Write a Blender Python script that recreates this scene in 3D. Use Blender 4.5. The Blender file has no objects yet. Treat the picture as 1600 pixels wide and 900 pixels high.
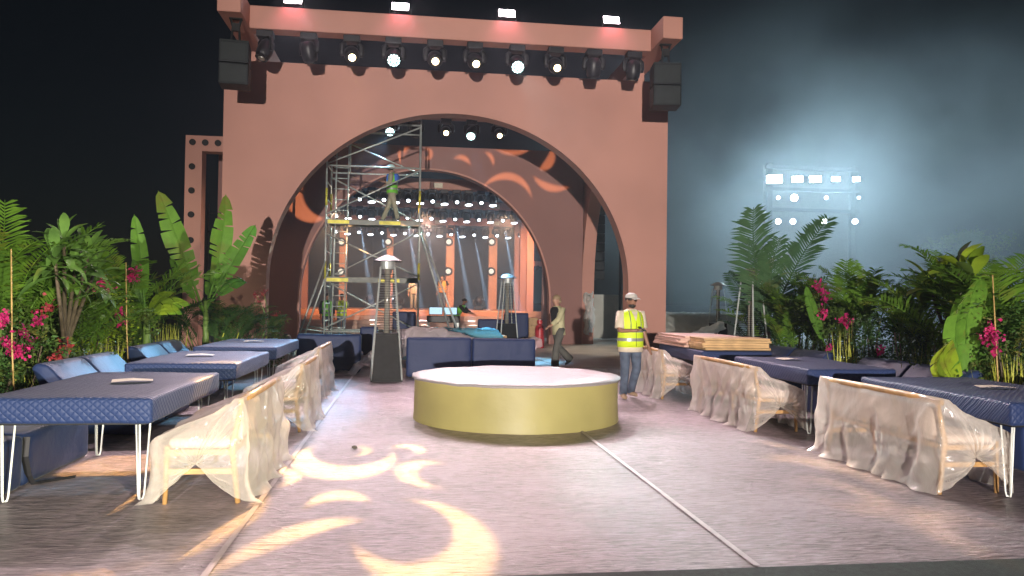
import bpy, bmesh, math, random
from mathutils import Vector, Matrix, noise as mnoise
R = math.radians
rnd = random.Random(7)
C = bpy.context.scene.collection
sc = bpy.context.scene

# ---------------------------------------------------------------- camera
FPX, CAMH, ROLL, PSI, TH = 1200.0, 1.55, R(0.8), R(7.581), R(0.966)
cf = Vector((math.sin(PSI)*math.cos(TH), math.cos(PSI)*math.cos(TH), math.sin(TH)))
cr = Vector((math.cos(PSI), -math.sin(PSI), 0)); cu = cr.cross(cf)
c_, s_ = math.cos(ROLL), math.sin(ROLL)
cr, cu = cr*c_ + cu*s_, cu*c_ - cr*s_
cam = bpy.data.cameras.new('camera'); camo = bpy.data.objects.new('camera', cam); C.objects.link(camo)
cam.sensor_width = 36; cam.lens = 36*FPX/1600; cam.clip_start = .05; cam.clip_end = 2000
camo.matrix_world = Matrix(((cr.x, cu.x, -cf.x, 0), (cr.y, cu.y, -cf.y, 0), (cr.z, cu.z, -cf.z, CAMH), (0, 0, 0, 1)))
sc.camera = camo
def ray(px, py): return cf + cr*((px-800)/FPX) + cu*((450-py)/FPX)
def gz(px, py, z=0.0):
    d = ray(px, py); t = (z-CAMH)/d.z; return Vector((0, 0, CAMH)) + d*t
def gy(px, py, Y):
    d = ray(px, py); return Vector((0, 0, CAMH)) + d*(Y/d.y)

# ---------------------------------------------------------------- night sky, exposure
w = bpy.data.worlds.new('World'); sc.world = w; w.use_nodes = True
wn = w.node_tree.nodes; wl = w.node_tree.links
for n in list(wn): wn.remove(n)
wo = wn.new('ShaderNodeOutputWorld'); wb = wn.new('ShaderNodeBackground'); sky = wn.new('ShaderNodeTexSky')
sky.sky_type = 'NISHITA'; sky.sun_disc = False; sky.sun_elevation = R(35); sky.sun_rotation = R(150)
wb.inputs['Strength'].default_value = 0.0009
wl.new(sky.outputs[0], wb.inputs['Color']); wl.new(wb.outputs[0], wo.inputs['Surface'])
sc.view_settings.view_transform = 'Standard'; sc.view_settings.look = 'None'
sc.view_settings.exposure = 0.25; sc.view_settings.gamma = 1
cy = sc.cycles
cy.use_denoising = True; cy.max_bounces = 6; cy.diffuse_bounces = 3; cy.glossy_bounces = 3
cy.transparent_max_bounces = 16; cy.transmission_bounces = 4; cy.volume_bounces = 0
cy.sample_clamp_indirect = 4; cy.caustics_reflective = False; cy.caustics_refractive = False
cy.use_light_tree = True

# ---------------------------------------------------------------- lamps
def aim(o, tgt):
    o.rotation_euler = (Vector(tgt)-Vector(o.location)).to_track_quat('-Z', 'Y').to_euler()
def spot(loc, tgt, power, col, deg=60, blend=.4, rad=.05, name='lamp_light'):
    l = bpy.data.lights.new(name, 'SPOT'); l.energy = power; l.color = col
    l.spot_size = R(deg); l.spot_blend = blend; l.shadow_soft_size = rad
    o = bpy.data.objects.new(name, l); C.objects.link(o); o.location = loc; aim(o, tgt); return o
def circle3(p, q, r):
    ax, ay = p; bx, by = q; cx, cy_ = r
    d = 2*(ax*(by-cy_)+bx*(cy_-ay)+cx*(ay-by))
    ux = ((ax*ax+ay*ay)*(by-cy_)+(bx*bx+by*by)*(cy_-ay)+(cx*cx+cy_*cy_)*(ay-by))/d
    uy = ((ax*ax+ay*ay)*(cx-bx)+(bx*bx+by*by)*(ax-cx)+(cx*cx+cy_*cy_)*(bx-ax))/d
    return ux, uy, math.hypot(ax-ux, ay-uy)
def gobo(loc, tgt, crescents, power, col, soft=.02, name='gobo_light'):
    """a projector lamp: light leaves only through the crescent cut-outs of its gobo.
    crescents: (tip, tip, outer mid, inner mid) as world points, turned into circles in the lamp's own gate"""
    loc = Vector(loc); F = (Vector(tgt)-loc).normalized(); Rt = F.cross(Vector((0, 0, 1))).normalized(); U = Rt.cross(F)
    def uv(p):
        d = Vector(p)-loc; return d.dot(Rt)/d.dot(F), d.dot(U)/d.dot(F)
    l = bpy.data.lights.new(name, 'POINT'); l.energy = power; l.color = col; l.shadow_soft_size = .01
    o = bpy.data.objects.new(name, l); C.objects.link(o); o.location = loc
    l.use_nodes = True; nt = l.node_tree; N = nt.nodes; L = nt.links
    em = [n for n in N if n.type == 'EMISSION'][0]
    tc = N.new('ShaderNodeTexCoord')
    def M(op, a, b=None, c=None):
        n = N.new('ShaderNodeMath'); n.operation = op
        for i, x in enumerate((a, b, c)):
            if x is None: continue
            if isinstance(x, (int, float)): n.inputs[i].default_value = x
            else: L.new(x, n.inputs[i])
        return n.outputs[0]
    def dot(v):
        n = N.new('ShaderNodeVectorMath'); n.operation = 'DOT_PRODUCT'; L.new(tc.outputs['Normal'], n.inputs[0]); n.inputs[1].default_value = v; return n.outputs['Value']
    df = dot(F); ok = M('GREATER_THAN', df, .1); a = M('DIVIDE', dot(Rt), df); b = M('DIVIDE', dot(U), df)
    total = None
    def disc(c):
        e = M('ADD', M('POWER', M('SUBTRACT', a, c[0]), 2.0), M('POWER', M('SUBTRACT', b, c[1]), 2.0)); s = soft*.12
        n = N.new('ShaderNodeMapRange'); L.new(M('SQRT', e), n.inputs[0])
        n.inputs[1].default_value = c[2]-s; n.inputs[2].default_value = c[2]+s; n.inputs[3].default_value = 1; n.inputs[4].default_value = 0
        return n.outputs[0]
    for t1, t2, om, im in crescents:
        O_ = circle3(uv(t1), uv(om), uv(t2)); I_ = circle3(uv(t1), uv(im), uv(t2))
        m = M('MULTIPLY', disc(O_), M('SUBTRACT', 1.0, disc(I_)))
        total = m if total is None else M('MAXIMUM', total, m)
    L.new(M('MULTIPLY', total, ok), em.inputs['Strength'])
    return o

# ---------------------------------------------------------------- materials
MT = {}
def nt_new(name):
    m = bpy.data.materials.new(name); m.use_nodes = True; nt = m.node_tree
    return m, nt, nt.nodes['Principled BSDF'], nt.nodes['Material Output']
def mat(name, col, rough=.6, metal=0, var=.12, scale=6, bump=0, bscale=40, coat=0, emit=None, estr=0, spec=.5, objvar=0):
    m, nt, b, out = nt_new(name); N = nt.nodes; L = nt.links
    b.inputs['Roughness'].default_value = rough; b.inputs['Metallic'].default_value = metal
    b.inputs['Specular IOR Level'].default_value = spec
    b.inputs['Coat Weight'].default_value = coat
    tc = N.new('ShaderNodeTexCoord'); nz = N.new('ShaderNodeTexNoise'); nz.inputs['Scale'].default_value = scale; nz.inputs['Detail'].default_value = 5
    L.new(tc.outputs['Object'], nz.inputs['Vector'])
    mr = N.new('ShaderNodeMapRange'); mr.inputs[1].default_value = .3; mr.inputs[2].default_value = .7
    mr.inputs[3].default_value = 1-var; mr.inputs[4].default_value = 1+var
    L.new(nz.outputs['Fac'], mr.inputs[0])
    mx = N.new('ShaderNodeMix'); mx.data_type = 'RGBA'; mx.blend_type = 'MULTIPLY'; mx.inputs[0].default_value = 1
    mx.inputs[6].default_value = (*col, 1); cb = N.new('ShaderNodeCombineXYZ')
    src = mr.outputs[0]
    if objvar:
        oi = N.new('ShaderNodeObjectInfo'); m2 = N.new('ShaderNodeMath'); m2.operation = 'MULTIPLY_ADD'
        L.new(oi.outputs['Random'], m2.inputs[0]); m2.inputs[1].default_value = 2*objvar; m2.inputs[2].default_value = 1-objvar
        m3 = N.new('ShaderNodeMath'); m3.operation = 'MULTIPLY'; L.new(src, m3.inputs[0]); L.new(m2.outputs[0], m3.inputs[1]); src = m3.outputs[0]
    for i in range(3): L.new(src, cb.inputs[i])
    L.new(cb.outputs[0], mx.inputs[7]); L.new(mx.outputs[2], b.inputs['Base Color'])
    if bump:
        n2 = N.new('ShaderNodeTexNoise'); n2.inputs['Scale'].default_value = bscale; n2.inputs['Detail'].default_value = 4
        L.new(tc.outputs['Object'], n2.inputs['Vector'])
        bp = N.new('ShaderNodeBump'); bp.inputs['Strength'].default_value = bump; bp.inputs['Distance'].default_value = .01
        L.new(n2.outputs['Fac'], bp.inputs['Height']); L.new(bp.outputs[0], b.inputs['Normal'])
    if emit:
        b.inputs['Emission Color'].default_value = (*emit, 1); b.inputs['Emission Strength'].default_value = estr
    MT[name] = m; return m
def emat(name, col, s):
    m, nt, b, out = nt_new(name); nt.nodes.remove(b)
    e = nt.nodes.new('ShaderNodeEmission'); e.inputs[0].default_value = (*col, 1); e.inputs[1].default_value = s
    nt.links.new(e.outputs[0], out.inputs[0]); MT[name] = m; return m
def leafmat(name, col, trans=.35, var=.42, dry=(.20, .17, .035)):
    m, nt, b, out = nt_new(name); N = nt.nodes; L = nt.links
    b.inputs['Roughness'].default_value = .55; b.inputs['Specular IOR Level'].default_value = .3
    oi = N.new('ShaderNodeObjectInfo'); tc = N.new('ShaderNodeTexCoord'); nz = N.new('ShaderNodeTexNoise'); nz.inputs['Scale'].default_value = 9
    L.new(tc.outputs['Object'], nz.inputs['Vector'])
    ad = N.new('ShaderNodeMath'); ad.operation = 'ADD'; L.new(oi.outputs['Random'], ad.inputs[0]); L.new(nz.outputs['Fac'], ad.inputs[1])
    mr = N.new('ShaderNodeMapRange'); mr.inputs[1].default_value = .35; mr.inputs[2].default_value = 1.65; L.new(ad.outputs[0], mr.inputs[0])
    mx = N.new('ShaderNodeMix'); mx.data_type = 'RGBA'; L.new(mr.outputs[0], mx.inputs[0])
    mx.inputs[6].default_value = (*(x*(1-var) for x in col), 1); mx.inputs[7].default_value = (col[0]*(1+var*1.5), col[1]*(1+var), col[2]*(1+.3*var), 1)
    # a few leaves and leaf ends have gone yellow-brown
    n3 = N.new('ShaderNodeTexNoise'); n3.inputs['Scale'].default_value = 3.3; n3.inputs['Detail'].default_value = 3; L.new(tc.outputs['Object'], n3.inputs['Vector'])
    a3 = N.new('ShaderNodeMath'); a3.operation = 'MULTIPLY_ADD'; L.new(oi.outputs['Random'], a3.inputs[0]); a3.inputs[1].default_value = .35; L.new(n3.outputs['Fac'], a3.inputs[2])
    r3 = N.new('ShaderNodeMapRange'); r3.inputs[1].default_value = .80; r3.inputs[2].default_value = .98; r3.inputs[4].default_value = .75; L.new(a3.outputs[0], r3.inputs[0])
    mb = N.new('ShaderNodeMix'); mb.data_type = 'RGBA'; L.new(r3.outputs[0], mb.inputs[0]); L.new(mx.outputs[2], mb.inputs[6]); mb.inputs[7].default_value = (*dry, 1); mx = mb
    L.new(mx.outputs[2], b.inputs['Base Color'])
    tr = N.new('ShaderNodeBsdfTranslucent'); L.new(mx.outputs[2], tr.inputs[0])
    ms = N.new('ShaderNodeMixShader'); ms.inputs[0].default_value = trans
    L.new(b.outputs[0], ms.inputs[1]); L.new(tr.outputs[0], ms.inputs[2]); L.new(ms.outputs[0], out.inputs[0]); MT[name] = m; return m
def plastic(name, col=(.85, .83, .8), lo=.25, hi=.6, scale=3.0, rough=.22):
    m, nt, b, out = nt_new(name); N = nt.nodes; L = nt.links
    b.inputs['Base Color'].default_value = (*col, 1); b.inputs['Roughness'].default_value = rough
    tc = N.new('ShaderNodeTexCoord'); nz = N.new('ShaderNodeTexNoise'); nz.inputs['Scale'].default_value = scale; nz.inputs['Detail'].default_value = 6; nz.inputs['Distortion'].default_value = 1.2
    L.new(tc.outputs['Object'], nz.inputs['Vector'])
    bp = N.new('ShaderNodeBump'); bp.inputs['Strength'].default_value = .6; bp.inputs['Distance'].default_value = .03
    L.new(nz.outputs['Fac'], bp.inputs['Height']); L.new(bp.outputs[0], b.inputs['Normal'])
    lw = N.new('ShaderNodeLayerWeight'); lw.inputs[0].default_value = .45; L.new(bp.outputs[0], lw.inputs['Normal'])
    mr = N.new('ShaderNodeMapRange'); mr.inputs[3].default_value = lo; mr.inputs[4].default_value = hi; L.new(lw.outputs['Facing'], mr.inputs[0])
    tp = N.new('ShaderNodeBsdfTransparent'); tl = N.new('ShaderNodeBsdfTranslucent'); tl.inputs[0].default_value = (*col, 1)
    m1 = N.new('ShaderNodeMixShader'); m1.inputs[0].default_value = .4; L.new(b.outputs[0], m1.inputs[1]); L.new(tl.outputs[0], m1.inputs[2])
    m2 = N.new('ShaderNodeMixShader'); L.new(mr.outputs[0], m2.inputs[0]); L.new(tp.outputs[0], m2.inputs[1]); L.new(m1.outputs[0], m2.inputs[2])
    L.new(m2.outputs[0], out.inputs[0]); MT[name] = m; return m

mat('ground', (.03, .034, .03), .9, var=.4, scale=1.5, bump=.4)
mat('turf', (.012, .02, .014), .9, var=.5, scale=30, bump=.6, bscale=120)
mat('concrete', (.36, .37, .33), .45, var=.2, scale=1.2, bump=.15)
mat('soil', (.05, .04, .03), .9, var=.5, scale=12, bump=.6)
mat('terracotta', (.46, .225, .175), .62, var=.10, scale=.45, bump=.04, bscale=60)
mat('terracotta_shaded', (.24, .115, .098), .65, var=.06, scale=.7)  # same terracotta, with the inner arch's shade put into the colour
mat('orange_wood', (.55, .26, .13), .5, var=.12, scale=2)
mat('stage_wood', (.60, .33, .2), .45, var=.12, scale=2)
mat('black_metal', (.009, .010, .011), .6, spec=.25, var=.3, scale=8)
mat('black_plastic', (.012, .013, .016), .4, spec=.35, var=.2, scale=8)
mat('cabinet', (.009, .013, .015), .6, spec=.25, var=.25, scale=20)
mat('cabinet_trim', (.014, .02, .021), .6, spec=.25)
mat('screen_black', (.003, .0045, .006), .6, var=.2, spec=.1)
mat('steel', (.48, .52, .50), .42, .4, var=.2, scale=10)
mat('steel_yellow', (.55, .5, .06), .5, .2, var=.3, scale=6)
mat('white_paint', (.72, .76, .72), .35, var=.08)
mat('paper', (.75, .7, .55), .7, var=.05)
mat('wood', (.42, .24, .09), .5, var=.25, scale=9)
mat('cushion', (.55, .44, .36), .8, var=.1)
mat('boards', (.52, .34, .16), .65, var=.25, scale=5, objvar=.15)
mat('board_face', (.62, .40, .32), .6, var=.08, scale=3, objvar=.1)
mat('red_paint', (.42, .03, .04), .4, var=.15)
mat('carton', (.42, .28, .15), .8, var=.12)
mat('podium_side', (.37, .33, .12), .5, var=.12, scale=1.3, bump=.5, bscale=7)
mat('tape_grey', (.24, .2, .195), .4, var=.2, scale=10)
mat('plank_metal', (.20, .21, .19), .6, .2, var=.3, scale=5)
mat('cap_steel', (.26, .27, .27), .45, .5, var=.15)
mat('tape', (.40, .345, .34), .5, var=.15, scale=10)
mat('strap', (.01, .01, .012), .6)
mat('skin_brown', (.26, .135, .085), .5, var=.08)
mat('skin_light', (.42, .24, .17), .5, var=.08)
mat('hair_black', (.012, .01, .009), .55)
mat('hair_blond', (.30, .22, .13), .6)
mat('cap_cloth', (.50, .48, .44), .8)
mat('cream_cloth', (.62, .55, .42), .85, var=.08, bump=.2)
mat('vest_yellow', (.60, .80, .02), .6, var=.08, emit=None)
mat('vest_green', (.16, .55, .04), .6, var=.08)
mat('vest_orange', (.75, .32, .03), .6, var=.08)
mat('reflective', (.30, .32, .30), .35, .3, var=.05)
mat('denim', (.07, .095, .14), .8, var=.35, scale=9, bump=.2)
mat('denim_light', (.2, .25, .3), .8, var=.3, scale=9)
mat('grey_cloth', (.10, .10, .09), .85, var=.15)
mat('khaki', (.30, .28, .20), .85, var=.15)
mat('black_cloth', (.012, .012, .014), .8)
mat('shirt_yellowish', (.50, .47, .28), .8, var=.08)
mat('blue_cloth', (.03, .12, .5), .7, var=.1)
mat('helmet', (.55, .8, .8), .3)
mat('shoe_tan', (.28, .19, .12), .7)
mat('shoe_white', (.6, .58, .55), .6)
mat('glass_tube', (.25, .24, .2), .15, var=.1, spec=.8)
mat('bamboo', (.42, .28, .10), .55, var=.2, scale=14)
mat('bark', (.10, .075, .05), .85, var=.3, scale=14, bump=.5)
mat('petiole', (.16, .26, .06), .5, var=.2)
mat('yellow_stem', (.38, .40, .05), .5, var=.25, scale=10)
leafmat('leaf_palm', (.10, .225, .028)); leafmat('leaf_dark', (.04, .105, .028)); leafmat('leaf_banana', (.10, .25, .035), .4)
leafmat('leaf_plumeria', (.11, .24, .06), .3); leafmat('leaf_bush', (.075, .14, .03)); leafmat('leaf_lime', (.22, .36, .03), .4); leafmat('leaf_bluish', (.05, .12, .06), .3)
leafmat('bract', (.55, .03, .20), .35, .3, (.6, .12, .3)); leafmat('bract_red', (.38, .05, .07), .35, .3, (.4, .1, .08))
plastic('clear_plastic', (.86, .80, .73), .30, .93, 3.2, .10); plastic('sheet_pink', (.85, .74, .74), .5, .9, 4); plastic('sheet_blue', (.2, .62, .8), .75, .95, 4); plastic('sheet_hazy', (.7, .78, .76), .55, .9, 3)
emat('flood_glow', (1, .82, .9), 30); emat('warm_glow', (1, .72, .38), 14); emat('cyan_glow', (.68, 1, .98), 6)
emat('stage_glow', (.85, .92, 1), 9); emat('tower_glow', (.9, 1, .9), 55); emat('dim_glow', (.9, .97, 1), 12)
emat('monitor_glow', (.55, .8, 1), 1.0); emat('puck_glow', (1, .9, .72), 1.2)

def navy(name, quilt):
    m, nt, b, out = nt_new(name); N = nt.nodes; L = nt.links
    b.inputs['Roughness'].default_value = .55; b.inputs['Base Color'].default_value = (.015, .03, .095, 1)
    b.inputs['Specular IOR Level'].default_value = .3; b.inputs['Sheen Weight'].default_value = .06; b.inputs['Sheen Roughness'].default_value = .4
    tc = N.new('ShaderNodeTexCoord'); nz = N.new('ShaderNodeTexNoise'); nz.inputs['Scale'].default_value = 5; nz.inputs['Detail'].default_value = 4
    L.new(tc.outputs['Object'], nz.inputs['Vector'])
    bp = N.new('ShaderNodeBump'); bp.inputs['Strength'].default_value = .5; bp.inputs['Distance'].default_value = .02
    h = nz.outputs['Fac']
    if quilt:
        sep = N.new('ShaderNodeSeparateXYZ'); L.new(tc.outputs['Object'], sep.inputs[0])
        def M(op, a, bb=None):
            n = N.new('ShaderNodeMath'); n.operation = op
            for i, x in enumerate((a, bb)):
                if x is None: continue
                if isinstance(x, (int, float)): n.inputs[i].default_value = x
                else: L.new(x, n.inputs[i])
            return n.outputs[0]
        n5 = N.new('ShaderNodeTexNoise'); n5.inputs['Scale'].default_value = 4; L.new(tc.outputs['Object'], n5.inputs['Vector'])
        yz = M('ADD', M('ADD', sep.outputs[1], sep.outputs[2]), M('MULTIPLY', n5.outputs['Fac'], .06))
        s1 = M('ABSOLUTE', M('SINE', M('MULTIPLY', M('ADD', sep.outputs[0], yz), 52.0)))
        s2 = M('ABSOLUTE', M('SINE', M('MULTIPLY', M('SUBTRACT', sep.outputs[0], yz), 52.0)))
        q = M('POWER', M('MINIMUM', s1, s2), .5)
        h = M('ADD', M('MULTIPLY', q, .55), M('MULTIPLY', h, .6))
    L.new(h, bp.inputs['Height']); L.new(bp.outputs[0], b.inputs['Normal']); MT[name] = m
navy('navy', False); navy('navy_quilt', True)

def film_mat():
    m, nt, b, out = nt_new('floor_film'); N = nt.nodes; L = nt.links
    tc = N.new('ShaderNodeTexCoord')
    def nz(sx, sy, scale, det, dist=0):
        mp = N.new('ShaderNodeMapping'); mp.inputs['Scale'].default_value = (sx, sy, 1); L.new(tc.outputs['Object'], mp.inputs[0])
        n = N.new('ShaderNodeTexNoise'); n.inputs['Scale'].default_value = scale; n.inputs['Detail'].default_value = det; n.inputs['Distortion'].default_value = dist
        n.inputs['Roughness'].default_value = .6
        L.new(mp.outputs[0], n.inputs['Vector']); return n.outputs['Fac']
    fine = nz(1.6, 11, 4.5, 8, .9); coarse = nz(.8, 3.0, 1.6, 4, .8); patch = nz(1, 1, .55, 4)
    a = N.new('ShaderNodeMath'); a.operation = 'MULTIPLY_ADD'; L.new(coarse, a.inputs[0]); a.inputs[1].default_value = .8; L.new(fine, a.inputs[2])
    def mth(op, x, y):
        n = N.new('ShaderNodeMath'); n.operation = op
        for i, v in enumerate((x, y)):
            if isinstance(v, (int, float)): n.inputs[i].default_value = v
            else: L.new(v, n.inputs[i])
        return n.outputs[0]
    def crease(sx, sy, sc_, dist):  # long sharp folds of the sheet
        return mth('POWER', mth('SUBTRACT', 1.0, mth('MULTIPLY', mth('ABSOLUTE', mth('SUBTRACT', nz(sx, sy, sc_, 3, dist), .5), 0.0), 2.4)), 14.0)
    cz = mth('MAXIMUM', crease(.5, 1.5, .9, 1.2), mth('MULTIPLY', crease(.7, 3.2, 1.7, .8), .8))
    hgt = mth('ADD', a.outputs[0], mth('MULTIPLY', cz, .55))
    bp = N.new('ShaderNodeBump'); bp.inputs['Strength'].default_value = .9; bp.inputs['Distance'].default_value = .035
    L.new(hgt, bp.inputs['Height']); L.new(bp.outputs[0], b.inputs['Coat Normal'])
    bw = N.new('ShaderNodeBump'); bw.inputs['Strength'].default_value = .55; bw.inputs['Distance'].default_value = .022
    L.new(hgt, bw.inputs['Height']); L.new(bw.outputs[0], b.inputs['Normal'])
    b.inputs['Coat Weight'].default_value = .7; b.inputs['Coat Roughness'].default_value = .2; b.inputs['Coat IOR'].default_value = 1.5
    cr_ = N.new('ShaderNodeValToRGB'); e = cr_.color_ramp.elements
    e[0].position = .38; e[0].color = (.085, .066, .068, 1); e[1].position = .62; e[1].color = (.40, .325, .34, 1)
    mx = N.new('ShaderNodeMath'); mx.operation = 'MULTIPLY_ADD'; L.new(patch, mx.inputs[0]); mx.inputs[1].default_value = .35
    s2 = N.new('ShaderNodeMath'); s2.operation = 'MULTIPLY'; L.new(fine, s2.inputs[0]); s2.inputs[1].default_value = .66; L.new(s2.outputs[0], mx.inputs[2])
    L.new(mx.outputs[0], cr_.inputs[0]); L.new(cr_.outputs[0], b.inputs['Base Color'])
    b.inputs['Roughness'].default_value = .5; b.inputs['Specular IOR Level'].default_value = .3
    MT['floor_film'] = m
film_mat()
def podium_top_mat():
    m, nt, b, out = nt_new('podium_top'); N = nt.nodes; L = nt.links
    tc = N.new('ShaderNodeTexCoord'); n = N.new('ShaderNodeTexNoise'); n.inputs['Scale'].default_value = 14; n.inputs['Detail'].default_value = 6
    L.new(tc.outputs['Object'], n.inputs['Vector']); bp = N.new('ShaderNodeBump'); bp.inputs['Strength'].default_value = .6; bp.inputs['Distance'].default_value = .03
    L.new(n.outputs['Fac'], bp.inputs['Height']); L.new(bp.outputs[0], b.inputs['Normal'])
    b.inputs['Base Color'].default_value = (.31, .285, .28, 1); b.inputs['Roughness'].default_value = .45; MT['podium_top'] = m
podium_top_mat()

# ---------------------------------------------------------------- mesh helpers
class MB:
    def __init__(s): s.v = []; s.f = []
    def add(s, vs, fs):
        o = len(s.v); s.v += [tuple(p) for p in vs]; s.f += [tuple(i+o for i in f) for f in fs]; return s
    def box(s, x0, x1, y0, y1, z0, z1):
        return s.add([(x0, y0, z0), (x1, y0, z0), (x1, y1, z0), (x0, y1, z0), (x0, y0, z1), (x1, y0, z1), (x1, y1, z1), (x0, y1, z1)],
                     [(0, 3, 2, 1), (4, 5, 6, 7), (0, 1, 5, 4), (1, 2, 6, 5), (2, 3, 7, 6), (3, 0, 4, 7)])
    def rbox(s, x0, x1, y0, y1, z0, z1, r=.03, seg=2):
        bm = bmesh.new(); t = MB().box(x0, x1, y0, y1, z0, z1); vs = [bm.verts.new(p) for p in t.v]
        for f in t.f: bm.faces.new([vs[i] for i in f])
        bmesh.ops.bevel(bm, geom=list(bm.edges), offset=r, segments=seg, affect='EDGES', profile=.5)
        return s.frombm(bm)
    def frombm(s, bm):
        bm.verts.index_update(); s.add([v.co for v in bm.verts], [[v.index for v in f.verts] for f in bm.faces]); bm.free(); return s
    def loft(s, rings, cap=True, closed=True):
        n = len(rings[0]); vs = [p for r in rings for p in r]; fs = []
        for i in range(len(rings)-1):
            for j in range(n if closed else n-1):
                k = (j+1) % n; fs.append((i*n+j, i*n+k, (i+1)*n+k, (i+1)*n+j))
        if cap and closed: fs.append(tuple(range(n-1, -1, -1))); fs.append(tuple((len(rings)-1)*n+j for j in range(n)))
        return s.add(vs, fs)
    def tube(s, pts, r, n=8, cap=True):
        pts = [Vector(p) for p in pts]; rings = []
        rr = r if isinstance(r, (list, tuple)) else [r]*len(pts)
        prev = None
        for i, p in enumerate(pts):
            t = (pts[min(i+1, len(pts)-1)]-pts[max(i-1, 0)]).normalized()
            if prev is None:
                a = Vector((0, 0, 1)) if abs(t.z) < .9 else Vector((1, 0, 0)); x = t.cross(a).normalized()
            else: x = (prev - t*prev.dot(t)).normalized()
            prev = x; y = t.cross(x); q = rr[i]
            qx, qy = q if isinstance(q, (tuple, list)) else (q, q)
            rings.append([p + x*(qx*math.cos(2*math.pi*k/n)) + y*(qy*math.sin(2*math.pi*k/n)) for k in range(n)])
        return s.loft(rings, cap)
    def lathe(s, prof, n=24, c=(0, 0, 0)):
        return s.loft([[(c[0]+r*math.cos(2*math.pi*k/n), c[1]+r*math.sin(2*math.pi*k/n), c[2]+z) for k in range(n)] for r, z in prof])
    def rings(s, spec, n=14):  # elliptical rings (cx, cy, z, rx, ry)
        return s.loft([[(cx+rx*math.cos(2*math.pi*k/n), cy_+ry*math.sin(2*math.pi*k/n), z) for k in range(n)] for cx, cy_, z, rx, ry in spec])
    def mesh(s, name='mesh', smooth=False):
        me = bpy.data.meshes.new(name); me.from_pydata(s.v, [], s.f); me.validate()
        if smooth:
            me.polygons.foreach_set('use_smooth', [True]*len(me.polygons))
        return me
    def build(s, name, material, parent=None, smooth=False, loc=None, rot=None, auto=None):
        me = s.mesh(name, smooth); me.materials.append(MT[material])
        if auto:
            try: me.set_sharp_from_angle(angle=R(auto))
            except Exception: pass
        return link(name, me, parent, loc, rot)
def link(name, me, parent=None, loc=None, rot=None, scale=None):
    o = bpy.data.objects.new(name, me); C.objects.link(o); o.parent = parent
    if loc is not None: o.location = loc
    if rot is not None: o.rotation_euler = rot
    if scale is not None: o.scale = scale if isinstance(scale, (tuple, list, Vector)) else (scale,)*3
    return o
def tag(o, label=None, cat=None, group=None, kind=None):
    if label: o['label'] = label
    if cat: o['category'] = cat
    if group: o['group'] = group
    if kind: o['kind'] = kind
    return o
def thing(name, label, cat, loc=(0, 0, 0), rz=0, group=None):
    o = bpy.data.objects.new(name, None); C.objects.link(o); o.location = loc; o.rotation_euler = (0, 0, rz); o.empty_display_size = .2
    return tag(o, label, cat, group)
def copy_tree(o, parent=None):
    c = o.copy(); C.objects.link(c); c.parent = parent
    for ch in list(o.children): copy_tree(ch, c)
    return c
def meshmat(mb, material, smooth=False):
    me = mb.mesh(material, smooth); me.materials.append(MT[material]); return me

# ================================================================ SETTING
ORD = ['first', 'second', 'third', 'fourth', 'fifth', 'sixth', 'seventh', 'eighth', 'ninth', 'tenth', 'eleventh', 'twelfth', 'thirteenth', 'fourteenth', 'fifteenth', 'sixteenth', 'seventeenth']
GND = -.14
tag(MB().add([(-400, -200, GND), (400, -200, GND), (400, 600, GND), (-400, 600, GND)], [(0, 1, 2, 3)]).build('ground', 'ground'), kind='structure')
tag(MB().box(-9, 13, 4.28, 48, GND+.004, 0).build('floor_slab', 'concrete'), kind='structure')
def grid_sheet(x0, x1, y0, y1, z, nx, ny, fn=None):
    m = MB(); vs = []; fs = []
    for j in range(ny+1):
        for i in range(nx+1):
            x = x0+(x1-x0)*i/nx; y = y0+(y1-y0)*j/ny; vs.append((x, y, z+(fn(x, y) if fn else 0)))
    for j in range(ny):
        for i in range(nx): a = j*(nx+1)+i; fs.append((a, a+1, a+nx+2, a+nx+1))
    return m.add(vs, fs)
film = grid_sheet(-9, 12, 4.262, 17.6, .006, 210, 130, lambda x, y: .006*mnoise.noise(Vector((x*.9, y*2.2, 3)))+.003*mnoise.noise(Vector((x*2, y*7, 1)))+.006)
tag(film.build('floor_covering', 'floor_film', smooth=True), kind='structure')
for x, m_ in ((-1.09, 'tape_grey'), (2.04, 'tape')):
    tag(grid_sheet(x-.02, x+.02, 4.29, 17.6, .024, 1, 60).build('floor_tape', m_), kind='structure')
tag(MB().box(-9, 13, 2.5, 4.279, GND+.004, .016).build('turf_strip', 'turf'), kind='structure')
for x0, x1 in ((-9, -4.1), (6.75, 13)):
    tag(grid_sheet(x0, x1, 5.5, 20.5, .03, 12, 30, lambda x, y: .03*mnoise.noise(Vector((x*3, y*3, 0)))).build('planting_bed', 'soil'), kind='structure')

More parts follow.
